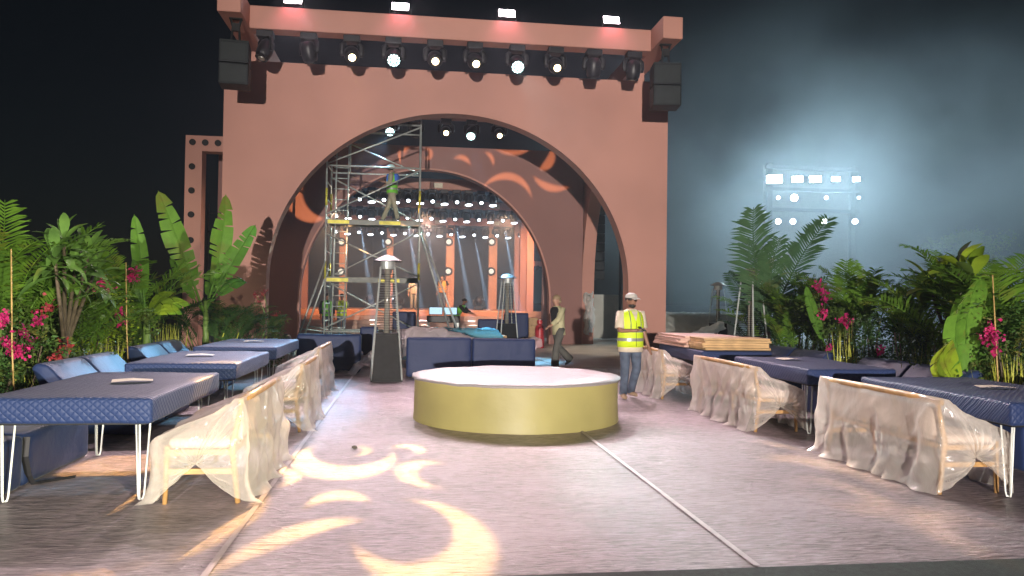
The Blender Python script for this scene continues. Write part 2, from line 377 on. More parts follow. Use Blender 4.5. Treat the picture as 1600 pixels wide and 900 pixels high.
# ---- arch walls (front portal and second portal)
def arch_wall(name, label, X0, X1, Y, th, top, cx, a, b, z0, material):
    n = 72; arc = [(cx-a, 0)] + [(cx-a, z0*i/4) for i in range(1, 4)] + [(cx-a*math.cos(math.pi*i/n), z0+b*math.sin(math.pi*i/n)) for i in range(n+1)] + [(cx+a, z0*i/4) for i in (3, 2, 1)] + [(cx+a, 0)]
    # outline point matched to each arch point: project outwards to the rectangle
    out = []
    for x, z in arc:
        if z <= z0: out.append((X0 if x < cx else X1, z))
        else:
            dx, dz = (x-cx), (z-z0); t = 1e9
            if dx < -1e-9: t = min(t, (X0-cx)/dx)
            if dx > 1e-9: t = min(t, (X1-cx)/dx)
            if dz > 1e-9: t = min(t, (top-z0)/dz)
            out.append((cx+dx*t, z0+dz*t))
    # put exact corners in
    for X in (X0, X1):
        k = min(range(len(out)), key=lambda i: (out[i][0]-X)**2+(out[i][1]-top)**2); out[k] = (X, top)
    m = MB(); N = len(arc)
    vs = [(x, Y, z) for x, z in arc]+[(x, Y, z) for x, z in out]+[(x, Y+th, z) for x, z in arc]+[(x, Y+th, z) for x, z in out]
    fs = []
    for i in range(N-1):
        fs += [(i, i+1, N+i+1, N+i), (2*N+i+1, 2*N+i, 3*N+i, 3*N+i+1), (i+1, i, 2*N+i, 2*N+i+1), (N+i, N+i+1, 3*N+i+1, 3*N+i)]
    fs += [(0, N, 3*N, 2*N), (N-1, 2*N+N-1, 3*N+N-1, N+N-1)]
    m.add(vs, fs)
    t = thing(name, label, 'archway', (0, 0, 0))
    m.build('wall', material, t)
    # added strip along the opening, standing for its stage-lit reveal
    e = MB(); w_ = .045
    ins = []; 
    for i, (x, z) in enumerate(arc):
        dx, dz = (x-cx)/a**2, (z-z0)/b**2
        if z <= z0: dx, dz = (1 if x > cx else -1), 0
        l = math.hypot(dx, dz); ins.append((x+dx/l*w_, z+dz/l*w_))
    rings = [[(x-(ix-x)*.3, Y-.012, z-(iz-z)*.3), (ix, Y-.012, iz), (ix, Y-.001, iz), (x-(ix-x)*.3, Y+.05, z-(iz-z)*.3)] for (x, z), (ix, iz) in zip(arc, ins)]
    e.loft(rings).build('lit_reveal_strip', 'terracotta', t)
    return t
P1 = arch_wall('stage_portal', 'tall terracotta wall with a huge round arch opening and lights above', -4.94, 7.2, 21.0, .55, 7.82, 1.16, 4.95, 4.71, 1.96, 'terracotta')
P2 = arch_wall('inner_portal', 'second terracotta arch wall standing inside the big archway, patterned with crescent light', -6.6, 6.25, 27.5, .5, 7.03, .61, 4.43, 4.65, 1.55, 'terracotta_shaded')
# panel seams on the front portal: thin battens proud of the face
for x, z0_, z1_ in ((-4.0, 4.95, 7.8), (6.15, 4.8, 7.8)):
    pass
# ---- overhead lighting frames
def light_frame(name, label, beam, armsL, armsR, z0, z1, posts, material='terracotta'):
    t = thing(name, label, 'lighting frame')
    x0, x1, y0, y1 = beam
    MB().rbox(x0, x1, y0, y1, z0, z1, .015, 1).build('crossbeam', material, t)
    for ax0, ax1, ay0, ay1 in (armsL, armsR):
        MB().rbox(ax0, ax1, ay0, ay1, z0+.03, z1+.02, .015, 1).build('side_beam', material, t)
    for px_, py_, pz0 in posts:
        MB().box(px_-.16, px_+.16, py_-.12, py_+.12, pz0, z0+.04).build('post', material, t)
    return t
BZ0, BZ1 = 8.10, 8.66
light_frame('lighting_frame', 'terracotta beam frame over the front archway carrying four floodlights', (-3.97, 6.13, 19.25, 19.7), (-4.5, -3.97, 18.3, 26.6), (6.13, 6.64, 18.3, 26.6), BZ0, BZ1, ((-4.2, 21.27, 7.82), (6.38, 21.27, 7.82)))
B2Z = gy(737, 187, 26.0).z
light_frame('lighting_frame', 'beam frame over the inner archway seen through the front arch', (-5.5, 5.6, 25.9, 26.3), (-6.0, -5.5, 25.6, 29), (5.6, 6.1, 25.6, 29), B2Z, B2Z+.5, ((-5.75, 27.75, 7.03), (5.85, 27.75, 7.03)))
# ---- side wall between the portals, with its own arch opening (plane X = 6.3)
def side_wall():
    t = thing('side_wall', 'terracotta side wall with tall arch opening linking the two archways', 'wall')
    n = 40; cyy, a, b, z0, top = 25.0, 2.75, 4.2, 1.9, 7.0; Y0, Y1 = 21.56, 28.4
    arc = [(cyy-a, 0)]+[(cyy-a*math.cos(math.pi*i/n), z0+b*math.sin(math.pi*i/n)) for i in range(n+1)]+[(cyy+a, 0)]
    out = []
    for y, z in arc:
        if z <= z0+1e-6: out.append((Y0 if y < cyy else Y1, z))
        else:
            dy, dz = y-cyy, z-z0; tt = (top-z0)/dz
            if dy < -1e-9: tt = min(tt, (Y0-cyy)/dy)
            if dy > 1e-9: tt = min(tt, (Y1-cyy)/dy)
            out.append((cyy+dy*tt, z0+dz*tt))
    for Yc in (Y0, Y1):
        k = min(range(len(out)), key=lambda i: (out[i][0]-Yc)**2+(out[i][1]-top)**2); out[k] = (Yc, top)
    N = len(arc); X, th = 6.3, .45
    vs = [(X, y, z) for y, z in arc]+[(X, y, z) for y, z in out]+[(X+th, y, z) for y, z in arc]+[(X+th, y, z) for y, z in out]; fs = []
    for i in range(N-1): fs += [(i+1, i, N+i, N+i+1), (2*N+i, 2*N+i+1, 3*N+i+1, 3*N+i), (i, i+1, 2*N+i+1, 2*N+i), (N+i+1, N+i, 3*N+i, 3*N+i+1)]
    fs += [(N, 0, 2*N, 3*N), (N-1, 2*N-1, 4*N-1, 3*N-1)]
    MB().add(vs, fs).build('wall', 'terracotta', t)
side_wall()
# ---- narrow frame left of the portal
t = thing('side_frame', 'narrow terracotta frame with round lamp holes beside the big arch wall', 'frame')
MB().box(-7.0, -6.5, 25, 25.5, 0, 6.58).build('post', 'terracotta', t)
MB().box(-6.499, -5.0, 25, 25.5, 6.1, 6.58).build('lintel', 'terracotta', t)
for x, z in ((-6.78, 6.36), (-6.4, 6.36), (-6.02, 6.36), (-6.78, 5.6), (-6.78, 4.85), (-6.78, 4.1), (-6.78, 3.3)):
    h = MB().lathe([(.03, 0), (.085, 0), (.1, .03), (.1, .05)], 14).build('lamp_socket', 'black_metal', t, loc=(x, 24.99, z), rot=(R(90), 0, 0))
t = thing('bracing_frame', 'thin dark steel bracing behind the narrow lamp frame', 'scaffold')
for z in (4.3, 3.7, 2.4, 1.7):
    MB().tube([(-6.6, 26.3, z), (-4.8, 26.3, z)], .022, 6).build('rail', 'black_plastic', t)
for a_, b_ in (((-6.6, 2.4), (-4.8, 3.7)), ((-6.6, 3.7), (-4.8, 2.4))):
    MB().tube([(a_[0], 26.35, a_[1]), (b_[0], 26.35, b_[1])], .018, 6).build('brace', 'black_plastic', t)
for x in (-6.6, -4.8): MB().tube([(x, 26.3, 0), (x, 26.3, 4.6)], .025, 6).build('upright', 'black_plastic', t)

# ---- stage
t = thing('stage', 'wide orange stepped stage at the far end behind the inner arch', 'stage')
SY = 34.6
for i in range(4):
    MB().rbox(-5.4, 5.5, SY+i*.4, SY+(i+1)*.4-.002, 0, .2*(i+1), .012, 1).build('step', 'stage_wood', t)
MB().rbox(-6.4, 6.4, SY+1.6, 47, 0, 1.05, .02, 1).build('deck', 'orange_wood', t)
t = thing('backdrop', 'black screen wall across the back of the stage', 'screen')
for i in range(6): MB().box(-6.6+i*2.2, -6.6+(i+1)*2.2-.01, 46, 46.2, 1.05, 7.5).build('screen_panel', 'screen_black', t)
BE = []
for Y, ya, yb in ((32, 280, 296), (36.5, 314, 325.5), (41, 340, 351.5)):
    zt, zb = gy(700, ya, Y).z, gy(700, yb, Y).z
    lab = {32: 'rose beam nearest the inner arch carrying stage lights', 36.5: 'middle rose beam over the stage carrying lights', 41: 'hindmost rose beam on the orange columns carrying lights'}[Y]
    t = thing('stage_beam', lab, 'beam', group='beams over the stage'); MB().box(-5.6, 5.9, Y, Y+.35, zb, zt).build('beam', 'terracotta', t); BE.append((Y, zb))
    for x in (-5.6, 5.58): MB().box(x, x+.32, Y+.01, Y+.34, 0 if Y < 34 else 1.05, zb-.002).build('post', 'terracotta', t)
    for px, dy in ((685, 0), (610, 0), (775, 4)):
        p = gy(px, ya+(yb-ya)*.2, Y)
        MB().box(p.x-.18, p.x+.18, Y-.05, Y-.003, zb+.05, zb+.25).build('name_plate', 'paper', t)
for ci, (px0, px1) in enumerate(((529, 541), (603, 613), (696, 709), (763, 776))):
    a_, b_ = gy(px0, 470, 41.8), gy(px1, 470, 41.8)
    t = thing('stage_column', ORD[ci]+' square orange stage column from the scaffold ladder side, with round lamps', 'column', group='orange columns on the stage')
    MB().rbox(a_.x, b_.x, 41.8, 42.2, 1.05, BE[2][1]+.5, .015, 1).build('shaft', 'orange_wood', t)
    for yy in (378, 424):
        zz = gy(px0, yy, 41.8).z
        MB().lathe([(.02, 0), (.22, 0), (.24, .05), (.2, .08)], 16).build('lamp_ring', 'black_metal', t, loc=((a_.x+b_.x)/2-.1, 41.78, zz), rot=(R(90), 0, 0))
        MB().lathe([(.0, 0), (.14, 0), (.13, .03), (0, .04)], 14).build('lamp_face', 'puck_glow', t, loc=((a_.x+b_.x)/2-.1, 41.69, zz), rot=(R(90), 0, 0))
t = thing('light_rack', 'rose box frame with shelves of small spotlights on stage flank', 'light rack')
xa = gy(812, 480, 39).x; xb = gy(829, 480, 39).x
MB().box(xa, xb, 39, 39.5, 1.05, 5.6).build('post', 'terracotta', t)
MB().box(xb+.55, xb+.85, 38, 38.5, 0, 5.6).build('post', 'terracotta', t)
for yy in (372, 412):
    z = gy(835, yy, 38.6).z
    MB().box(xb-.2, xb+.9, 38.5, 39, z-.12, z+.12).build('shelf', 'terracotta', t)
    for k in range(4):
        MB().lathe([(.02, 0), (.09, 0), (.1, .12), (.07, .26), (.03, .3)], 10).build('spotlight', 'black_metal', t, loc=(xb-.1+k*.25, 38.35, z-.3), rot=(R(60), 0, R(20)))
# hanging line array, grey panel and cloth by the side wall
t = thing('line_array', 'dark hanging speaker array seen through the side arch', 'speaker')
p = gy(925, 385, 29.5)
for k in range(8):
    z = gy(925, 345, 29.5).z + .55 - k*.36
    MB().rbox(p.x-.45, p.x+.45, 29.2, 29.7, z-.34, z, .02, 1).build('cabinet', 'cabinet', t)
MB().tube([(p.x, 29.45, gy(925, 345, 29.5).z+.55), (p.x, 29.45, 9.6)], .03, 6).build('hanging_chain', 'black_metal', t)
MB().box(p.x-1.2, p.x+1.2, 29.4, 29.52, 9.6, 9.75).build('hanging_bar', 'black_metal', t)
for x in (p.x-1.15, p.x+1.15): MB().tube([(x, 29.46, 0), (x, 29.46, 9.6)], .06, 6).build('mast', 'black_metal', t)
t = thing('grey_screen', 'grey green flat hoarding panel beyond the side arch', 'panel')
a_, b_ = gy(917, 460, 31), gy(985, 460, 31)
for k in range(2):
    xx = a_.x+(b_.x-a_.x)*k*.62
    MB().box(xx, xx+(b_.x-a_.x)*(.615 if k == 0 else .5), 31, 31.06, .05, a_.z).build('panel', 'concrete', t)
for xx in (a_.x+.05, b_.x): MB().box(xx, xx+.06, 31.07, 31.13, 0, a_.z-.05).build('stand', 'black_metal', t)

# ================================================================ LIGHT FIXTURES
def head_mesh_parts():
    d = {}
    d['base'] = meshmat(MB().rbox(-.17, .17, -.13, .13, -.14, 0, .02, 2), 'black_plastic')
    for s in (-1, 1): d['yoke', s] = meshmat(MB().tube([(s*.13, 0, -.14), (s*.2, 0, -.2), (s*.205, 0, -.34), (s*.185, 0, -.42)], [(.03, .05), (.03, .06), (.03, .06), (.025, .05)], 8), 'black_plastic', True)
    d['head'] = meshmat(MB().lathe([(.05, -.22), (.12, -.2), (.155, -.1), (.165, .05), (.15, .16), (.125, .2)], 18), 'black_plastic', True)
    d['ring'] = meshmat(MB().lathe([(.125, .2), (.135, .2), (.135, .225), (.1, .225)], 18), 'black_metal')
    d['lens'] = MB().lathe([(0.002, .226), (.075, .226), (.07, .235), (.002, .242)], 16)
    d['big'] = MB().lathe([(0.002, .226), (.15, .222), (.145, .235), (.002, .242)], 20)
    d['cells'] = MB()
    for rr, k in ((0, 1), (.055, 6), (.11, 12)):
        for i in range(k):
            a = 2*math.pi*i/k; d['cells'].lathe([(.001, .228), (.022, .228), (.02, .238), (.001, .242)], 8, (rr*math.cos(a), rr*math.sin(a), 0))
    return d
HP = head_mesh_parts()
LENS = {k: meshmat(HP['lens'], k) for k in ('warm_glow', 'stage_glow')}
LENS['dark'] = meshmat(HP['lens'], 'glass_tube'); BIGL = {'cyan_glow': meshmat(HP['cells'], 'cyan_glow'), 'stage_glow': meshmat(HP['big'], 'stage_glow')}
BACKD = meshmat(HP['big'], 'screen_black')
def moving_head(loc, tgt, kind, label, group, s=1.0, name='moving_head_light'):
    """hangs from a beam: base up, yoke, tilting head aimed at tgt"""
    t = thing(name, label, 'stage light', loc, 0, group); t.scale = (s, s, s)
    link('base', HP['base'], t)
    d = Vector(tgt)-(Vector(loc)+Vector((0, 0, -.38*s)))
    pan = math.atan2(d.x, -d.y)
    for s_y in (-1, 1): link('yoke_arm', HP['yoke', s_y], t, rot=(0, 0, pan))
    q = d.to_track_quat('Z', 'Y').to_euler()
    h = link('head', HP['head'], t, loc=(0, 0, -.38), rot=q)
    link('bezel', HP['ring'], h)
    if kind == 'cyan': link('lens_back', BACKD, h, loc=(0, 0, -.006)); link('lens', BIGL['cyan_glow'], h)
    elif kind == 'wash': link('lens', BIGL['stage_glow'], h)
    elif kind == 'off': link('lens', LENS['dark'], h)
    else: link('lens', LENS[kind], h)
    dn = d.normalized(); return Vector(loc)+Vector((0, 0, -.38*s))+dn*.3*s
LB = 'black moving head light hanging from the front arch beam'
FT = {  # px : kind, target
    415: ('off', (-6, 17, 0)), 483: ('off', (-1, 22, 0)), 550: ('warm_glow', (0, 8, 0)), 615: ('cyan', (.4, 9, 0)), 680: ('warm_glow', (1, 6, 0)),
    742: ('warm_glow', (3.0, 7, 0)), 808: ('cyan', (2.6, 9, 0)), 868: ('warm_glow', (4.5, 6, 0)), 928: ('off', (5, 22, 0)), 990: ('off', (5.5, 21, 0))}
HEADS = {}
for hi, (px, (k, tg)) in enumerate(FT.items()):
    x = gy(px, 60, 19.45).x
    lab = {'off': 'unlit moving head', 'warm_glow': 'moving head with warm lit lens', 'cyan': 'moving head with pale cyan face'}[k] + ', ' + ORD[hi] + ' from the banana-side loudspeaker under the front beam'
    HEADS[px] = moving_head((x, 19.45, BZ0-.003), tg, k, lab, 'moving heads under the front beam', 1.18)
H2 = {}
for hi, (px, k, tg) in enumerate(((560, 'off', (-3, 27, 0)), (610, 'cyan', (-1, 15, 0)), (650, 'off', (0, 27, 0)), (697, 'warm_glow', (1, 10, 0)), (737, 'cyan', (.5, 18, 0)), (780, 'warm_glow', (3, 12, 0)))):
    lab = {'off': 'unlit moving head light on the inner arch beam', 'warm_glow': 'moving head with warm lens on inner arch beam', 'cyan': 'moving head light with bright cyan face on inner arch beam'}[k] + ', ' + ORD[hi] + ' from the ladder end'
    H2[px] = moving_head((gy(px, 190, 26.1).x, 26.1, B2Z-.003), tg, k, lab, 'moving heads under the inner beam', 1.1)
# stage heads in three rows
ROWS = [(0, [561+19.05*i for i in range(12)]), (1, [525+18.6*i for i in range(16)]), (2, [525+18.0*i for i in range(17)])]
SB = []
for r_, xs in ROWS:
    Y, zb = BE[r_]
    rl = ('first', 'second', 'third')[r_]
    for i, px in enumerate(xs):
        x = gy(px, 320, Y).x; br = (i % 2 == 0)
        lab = ('stage light with bright round lens, ' if br else 'down-tilted stage light with flat glow, ') + ORD[i] + ' from the ladder end of the ' + rl + ' stage beam'
        tg = (x+.8, Y-7.0, 0) if br else (x+.3, Y-.7, 0)
        q = moving_head((x, Y+.17, zb-.003), tg, 'stage_glow' if br else 'wash', lab, 'stage lights on the %s beam' % rl, 1.0, 'stage_light')
        if br and r_ >= 1: SB.append(q)
# floor-standing heads on the deck
for di, px in enumerate((578, 622, 748)):
    p = gz(px, 484, 1.05); p = gy(px, 484, 40)
    t = thing('stage_light', 'moving head standing on the stage deck, ' + ORD[di] + ' from the ladder side', 'stage light', (p.x, 40, 1.05), 0, 'lights on the stage deck'); t.rotation_euler = (0, math.pi, 0); t.scale = (1.3,)*3
    t.location.z = 1.052
    link('base', HP['base'], t, loc=(0, 0, 0)); [link('yoke_arm', HP['yoke', k], t) for k in (-1, 1)]; h = link('head', HP['head'], t, loc=(0, 0, -.38), rot=(R(-70), 0, 0)); link('lens', LENS['dark'], h)

# floodlights on the front beam
def floodlight(loc, label, group, tilt=R(-28)):
    t = thing('floodlight', label, 'floodlight', loc, 0, group)
    y = MB()
    for s in (-1, 1): y.box(s*.24-.015, s*.24+.015, -.03, .03, 0, .2)
    y.box(-.255, .255, -.06, .06, 0, .02); y.build('bracket', 'black_metal', t)
    h = MB().rbox(-.225, .225, -.05, .06, -.14, .14, .012, 1).build('housing', 'black_metal', t, loc=(0, 0, .2), rot=(tilt, 0, 0))
    for i in range(6):
        MB().box(-.21+i*.07, -.21+i*.07+.06, -.058, -.052, -.12, .12).build('led_bar', 'flood_glow', h)
    for i in range(8): MB().box(-.2+i*.055, -.19+i*.055, .06, .1, -.12, .12).build('cooling_fin', 'black_metal', h)
for fi, px in enumerate((459, 626, 792, 955)):
    x = gy(px, 10, 19.4).x; floodlight((x, 19.38, BZ1+.001), 'glaring pink-white LED floodlight on the front beam, ' + ORD[fi] + ' from the banana plant end', 'floodlights on the front beam')
    spot((x, 19.2, BZ1+.16), (1.3+.3*(x-1.3), 9.6, 0), 3700, (1, .76, .82), 54, .9, .18)
    spot((x, 18.95, BZ1+.3), (x, 19.25, BZ0+.2), 26, (1, .28, .42), 100, 1, .05)
# loudspeakers under the frame arms
for x0, x1, z0, z1, lab in ((-4.5, -3.84, 6.5, 7.5, 'black loudspeaker cabinet hanging under the beam end above the banana plant'), (6.0, 6.7, 6.5, 7.55, 'black loudspeaker cabinet hanging under the beam end beside the floodlit haze')):
    t = thing('loudspeaker', lab, 'speaker', ((x0+x1)/2, 18.75, z0), R(6 if x0 < 0 else -8), 'loudspeakers on the front frame')
    wd = (x1-x0)/2; h = (z1-z0)/2-.01
    for k in range(2):
        c = MB().rbox(-wd, wd, -.3, .3, k*(h+.02), k*(h+.02)+h, .02, 2).build('cabinet', 'cabinet', t)
        MB().rbox(-wd+.04, wd-.04, -.315, -.302, k*(h+.02)+.04, k*(h+.02)+h-.04, .004, 1).build('grille', 'cabinet_trim', c)
    MB().box(-wd+.01, wd-.01, -.29, .29, 2*h+.021, 2*h+.05).build('top_plate', 'cabinet_trim', t)
    b = MB(); zt = BZ0-z0+.028
    b.tube([(-.1, 0, 2*h+.05), (-.07, 0, zt-.2), (-.12, 0, zt)], .028, 8); b.tube([(.1, 0, 2*h+.05), (.07, 0, zt-.2), (.12, 0, zt)], .028, 8); b.box(-.15, .15, -.06, .06, zt-.02, zt); b.box(-.09, .09, -.05, .05, zt-.3, zt-.12)
    b.build('hanging_bracket', 'black_metal', t)

# ---- far floodlight tower on the right, in the haze
TY = 45
t = thing('light_tower', 'hazy light tower of three lamp rows beyond the palms', 'light tower')
for px in (1207, 1338):
    x = gy(px, 300, TY).x; MB().box(x-.15, x+.15, TY+.3, TY+.6, 0, 10.4).build('mast', 'black_metal', t)
xa, xb = gy(1200, 300, TY).x, gy(1345, 300, TY).x
MB().box(xa, xb, TY+.65, TY+.7, 0, 10.3).build('back_cloth', 'grey_cloth', t)
for yy in (262, 296, 328):
    z = gy(1270, yy, TY).z; MB().box(xa, xb, TY+.2, TY+.5, z-.1, z+.1).build('crossbeam', 'black_metal', t)
def tower_lamp(px, py, wpx, hpx, m, lab, grp):
    p = gy(px, py, TY); sx = wpx/1200*TY/2; sz = hpx/1200*TY/2
    t = thing('tower_lamp', lab, 'floodlight', (p.x, TY, p.z), R(-25), grp)
    if hpx < wpx*.8:
        MB().rbox(-sx-.06, sx+.06, 0, .2, -sz-.06, sz+.06, .03, 1).build('housing', 'black_metal', t); MB().rbox(-sx, sx, -.03, -.004, -sz, sz, .01, 1).build('lens', m, t)
    else:
        MB().lathe([(sx*.6, -.4), (sx*1.15, -.3), (sx*1.2, 0)], 14).build('housing', 'black_metal', t, rot=(R(90), 0, 0)); MB().lathe([(.01, .01), (sx, .01), (sx*.9, .05), (.01, .07)], 16).build('lens', m, t, rot=(R(90), 0, 0))
    MB().box(-.04, .04, .2, .5, -.05, .05).build('bracket', 'black_metal', t)
    return p
for ti, (px, wd, ht) in enumerate(((1210, 24, 13), (1246, 17, 9), (1274, 18, 10), (1306, 13, 7), (1338, 11, 7))):
    tower_lamp(px, 280, wd, ht, 'tower_glow', 'dazzling rectangular flood, ' + ORD[ti] + ' from the arch end, top row of the hazy light tower', 'top row tower floods')
for ti, (px, d) in enumerate(((1216, 6), (1241, 11), (1291, 6), (1342, 5))):
    tower_lamp(px, 309, d, d, 'tower_glow' if d > 8 else 'dim_glow', 'small round lamp, ' + ORD[ti] + ' from the arch end, middle row of the hazy light tower', 'middle row tower lamps')
for ti, px in enumerate((1216, 1239, 1288, 1336)):
    tower_lamp(px, 346, 9, 9, 'dim_glow', 'round white lamp, ' + ORD[ti] + ' from the arch end, bottom row of the hazy light tower', 'bottom row tower lamps')

# ================================================================ FURNITURE
# ---- round podium
t = thing('round_podium', 'low round podium with olive wrapped side and pale film top', 'podium', (1.42, 10.12, .012))
pr = 1.34
m = MB(); n = 96; rings = []
for j in range(9):
    z = .54*j/8; rings.append([((pr+.008*mnoise.noise(Vector((math.cos(2*math.pi*k/n)*4, math.sin(2*math.pi*k/n)*4, z*2)))+(.012*(1-j/2) if j < 2 else 0))*math.cos(2*math.pi*k/n), (pr+.008*mnoise.noise(Vector((math.cos(2*math.pi*k/n)*4, math.sin(2*math.pi*k/n)*4, z*2)))+(.012*(1-j/2) if j < 2 else 0))*math.sin(2*math.pi*k/n), z) for k in range(n)])
m.loft(rings).build('side', 'podium_side', t, smooth=True, auto=40)
m = MB(); rings = []
for r_ in (1.375, 1.37, 1.2, .9, .6, .3, .02):
    rings.append([(r_*math.cos(2*math.pi*k/n), r_*math.sin(2*math.pi*k/n), (.535 if r_ == 1.375 else .562)+.012*mnoise.noise(Vector((r_*3*math.cos(2*math.pi*k/n), r_*3*math.sin(2*math.pi*k/n), 2)))-(.012 if r_ > 1.3 else 0)*abs(mnoise.noise(Vector((k*.35, 0, 0))))) for k in range(n)])
m.loft(rings).build('top_film', 'podium_top', t, smooth=True)
# ---- tables with quilted navy covers on white hairpin legs
def bumpy_box(x0, x1, y0, y1, z0, z1, r, amp, seed):
    bm = bmesh.new(); tb = MB().box(x0, x1, y0, y1, z0, z1); vs = [bm.verts.new(p) for p in tb.v]
    for f in tb.f: bm.faces.new([vs[i] for i in f])
    bmesh.ops.bevel(bm, geom=list(bm.edges), offset=r, segments=3, affect='EDGES', profile=.5)
    bmesh.ops.subdivide_edges(bm, edges=[e for e in bm.edges if e.calc_length() > .25], cuts=9, use_grid_fill=True)
    for v in bm.verts:
        q = v.co*3+Vector((seed, 0, 0)); v.co += Vector((mnoise.noise(q), mnoise.noise(q+Vector((9, 0, 0))), mnoise.noise(q+Vector((0, 9, 0)))))*amp
    return MB().frombm(bm)
def hairpin(parent, x, y, h):
    m = MB(); s = .006
    # one bent rod: three runs meeting in a rounded foot
    for dx, dy in ((-.05, .03), (.05, .03), (.0, -.05)):
        m.tube([(x+dx, y+dy, h), (x+dx*.45, y+dy*.45, .05), (x+dx*.3, y+dy*.3, .012), (x, y, .012)], .0075, 6)
    m.tube([(x-.018, y+.01, .013), (x+.018, y+.01, .013)], .0075, 6)
    o = m.build('leg', 'white_paint', parent, smooth=True); return o
def table(x0, x1, y0, y1, label, seed, legs=True):
    cx, cy_ = (x0+x1)/2, (y0+y1)/2; t = thing('table', label, 'table', (cx, cy_, .012), 0, 'navy covered tables')
    hx, hy = (x1-x0)/2, (y1-y0)/2
    bumpy_box(-hx, hx, -hy, hy, .60, .79, .028, .008, seed).build('quilted_cover', 'navy_quilt', t, smooth=True)
    MB().box(-hx+.06, hx-.06, -hy+.06, hy-.06, .585, .598).build('tabletop', 'black_metal', t)
    for sx in (-1, 1):
        for sy in (-1, 1): hairpin(t, sx*(hx-.12), sy*(hy-.16), .585)
    return t
LT = [(-3.05, -1.86, 5.95, 7.98), (-3.13, -1.93, 9.03, 11.1), (-3.2, -1.98, 12.0, 14.4)]
RT = [(4.72, 5.95, 5.5, 7.55), (4.62, 5.75, 8.45, 10.5), (4.57, 5.75, 11.6, 13.7)]
TL = ['navy quilted table with warm light patches and a card, over the strapped sofa', 'plain-topped navy table between the warm-lit table and the bright blue-lit one', 'bright blue-lit table nearest the arch, on the banana plant side',
      'quilted navy table with white napkin beside the longest plastic-wrapped bench', 'ribbed purple-navy table between the stacked boards and the napkin table', 'navy table piled with stacked wooden boards']
for i, q in enumerate(LT): table(*q, TL[i], i*3.1)
for i, q in enumerate(RT): table(*q, TL[3+i], 20+i*3.1)
def card(p, rz, label, s=(.16, .1)):
    m = MB().add([(-s[0], -s[1], 0), (s[0], -s[1], .004), (s[0], s[1], .0), (-s[0], s[1], .006), (0, -s[1], .012), (0, s[1], .014)], [(0, 4, 5, 3), (4, 1, 2, 5)])
    o = m.build('paper_card', 'paper', None, loc=(p[0], p[1], .818), rot=(0, 0, rz)); tag(o, label, 'card', 'cards on the navy tables')
card(gz(207, 598, .8), .3, 'cream paper card on the warm-lit quilted table'); card(gz(313, 557, .8), .1, 'small pale card on the plain-topped navy table'); card(gz(397, 535, .8), .1, 'small pale card on the bright blue-lit table')
card(gz(1233, 563, .8), .2, 'white card on the ribbed purple-navy table'); card(gz(1556, 608, .8), -.3, 'crumpled white napkin on the table beside the longest wrapped bench', (.16, .07))

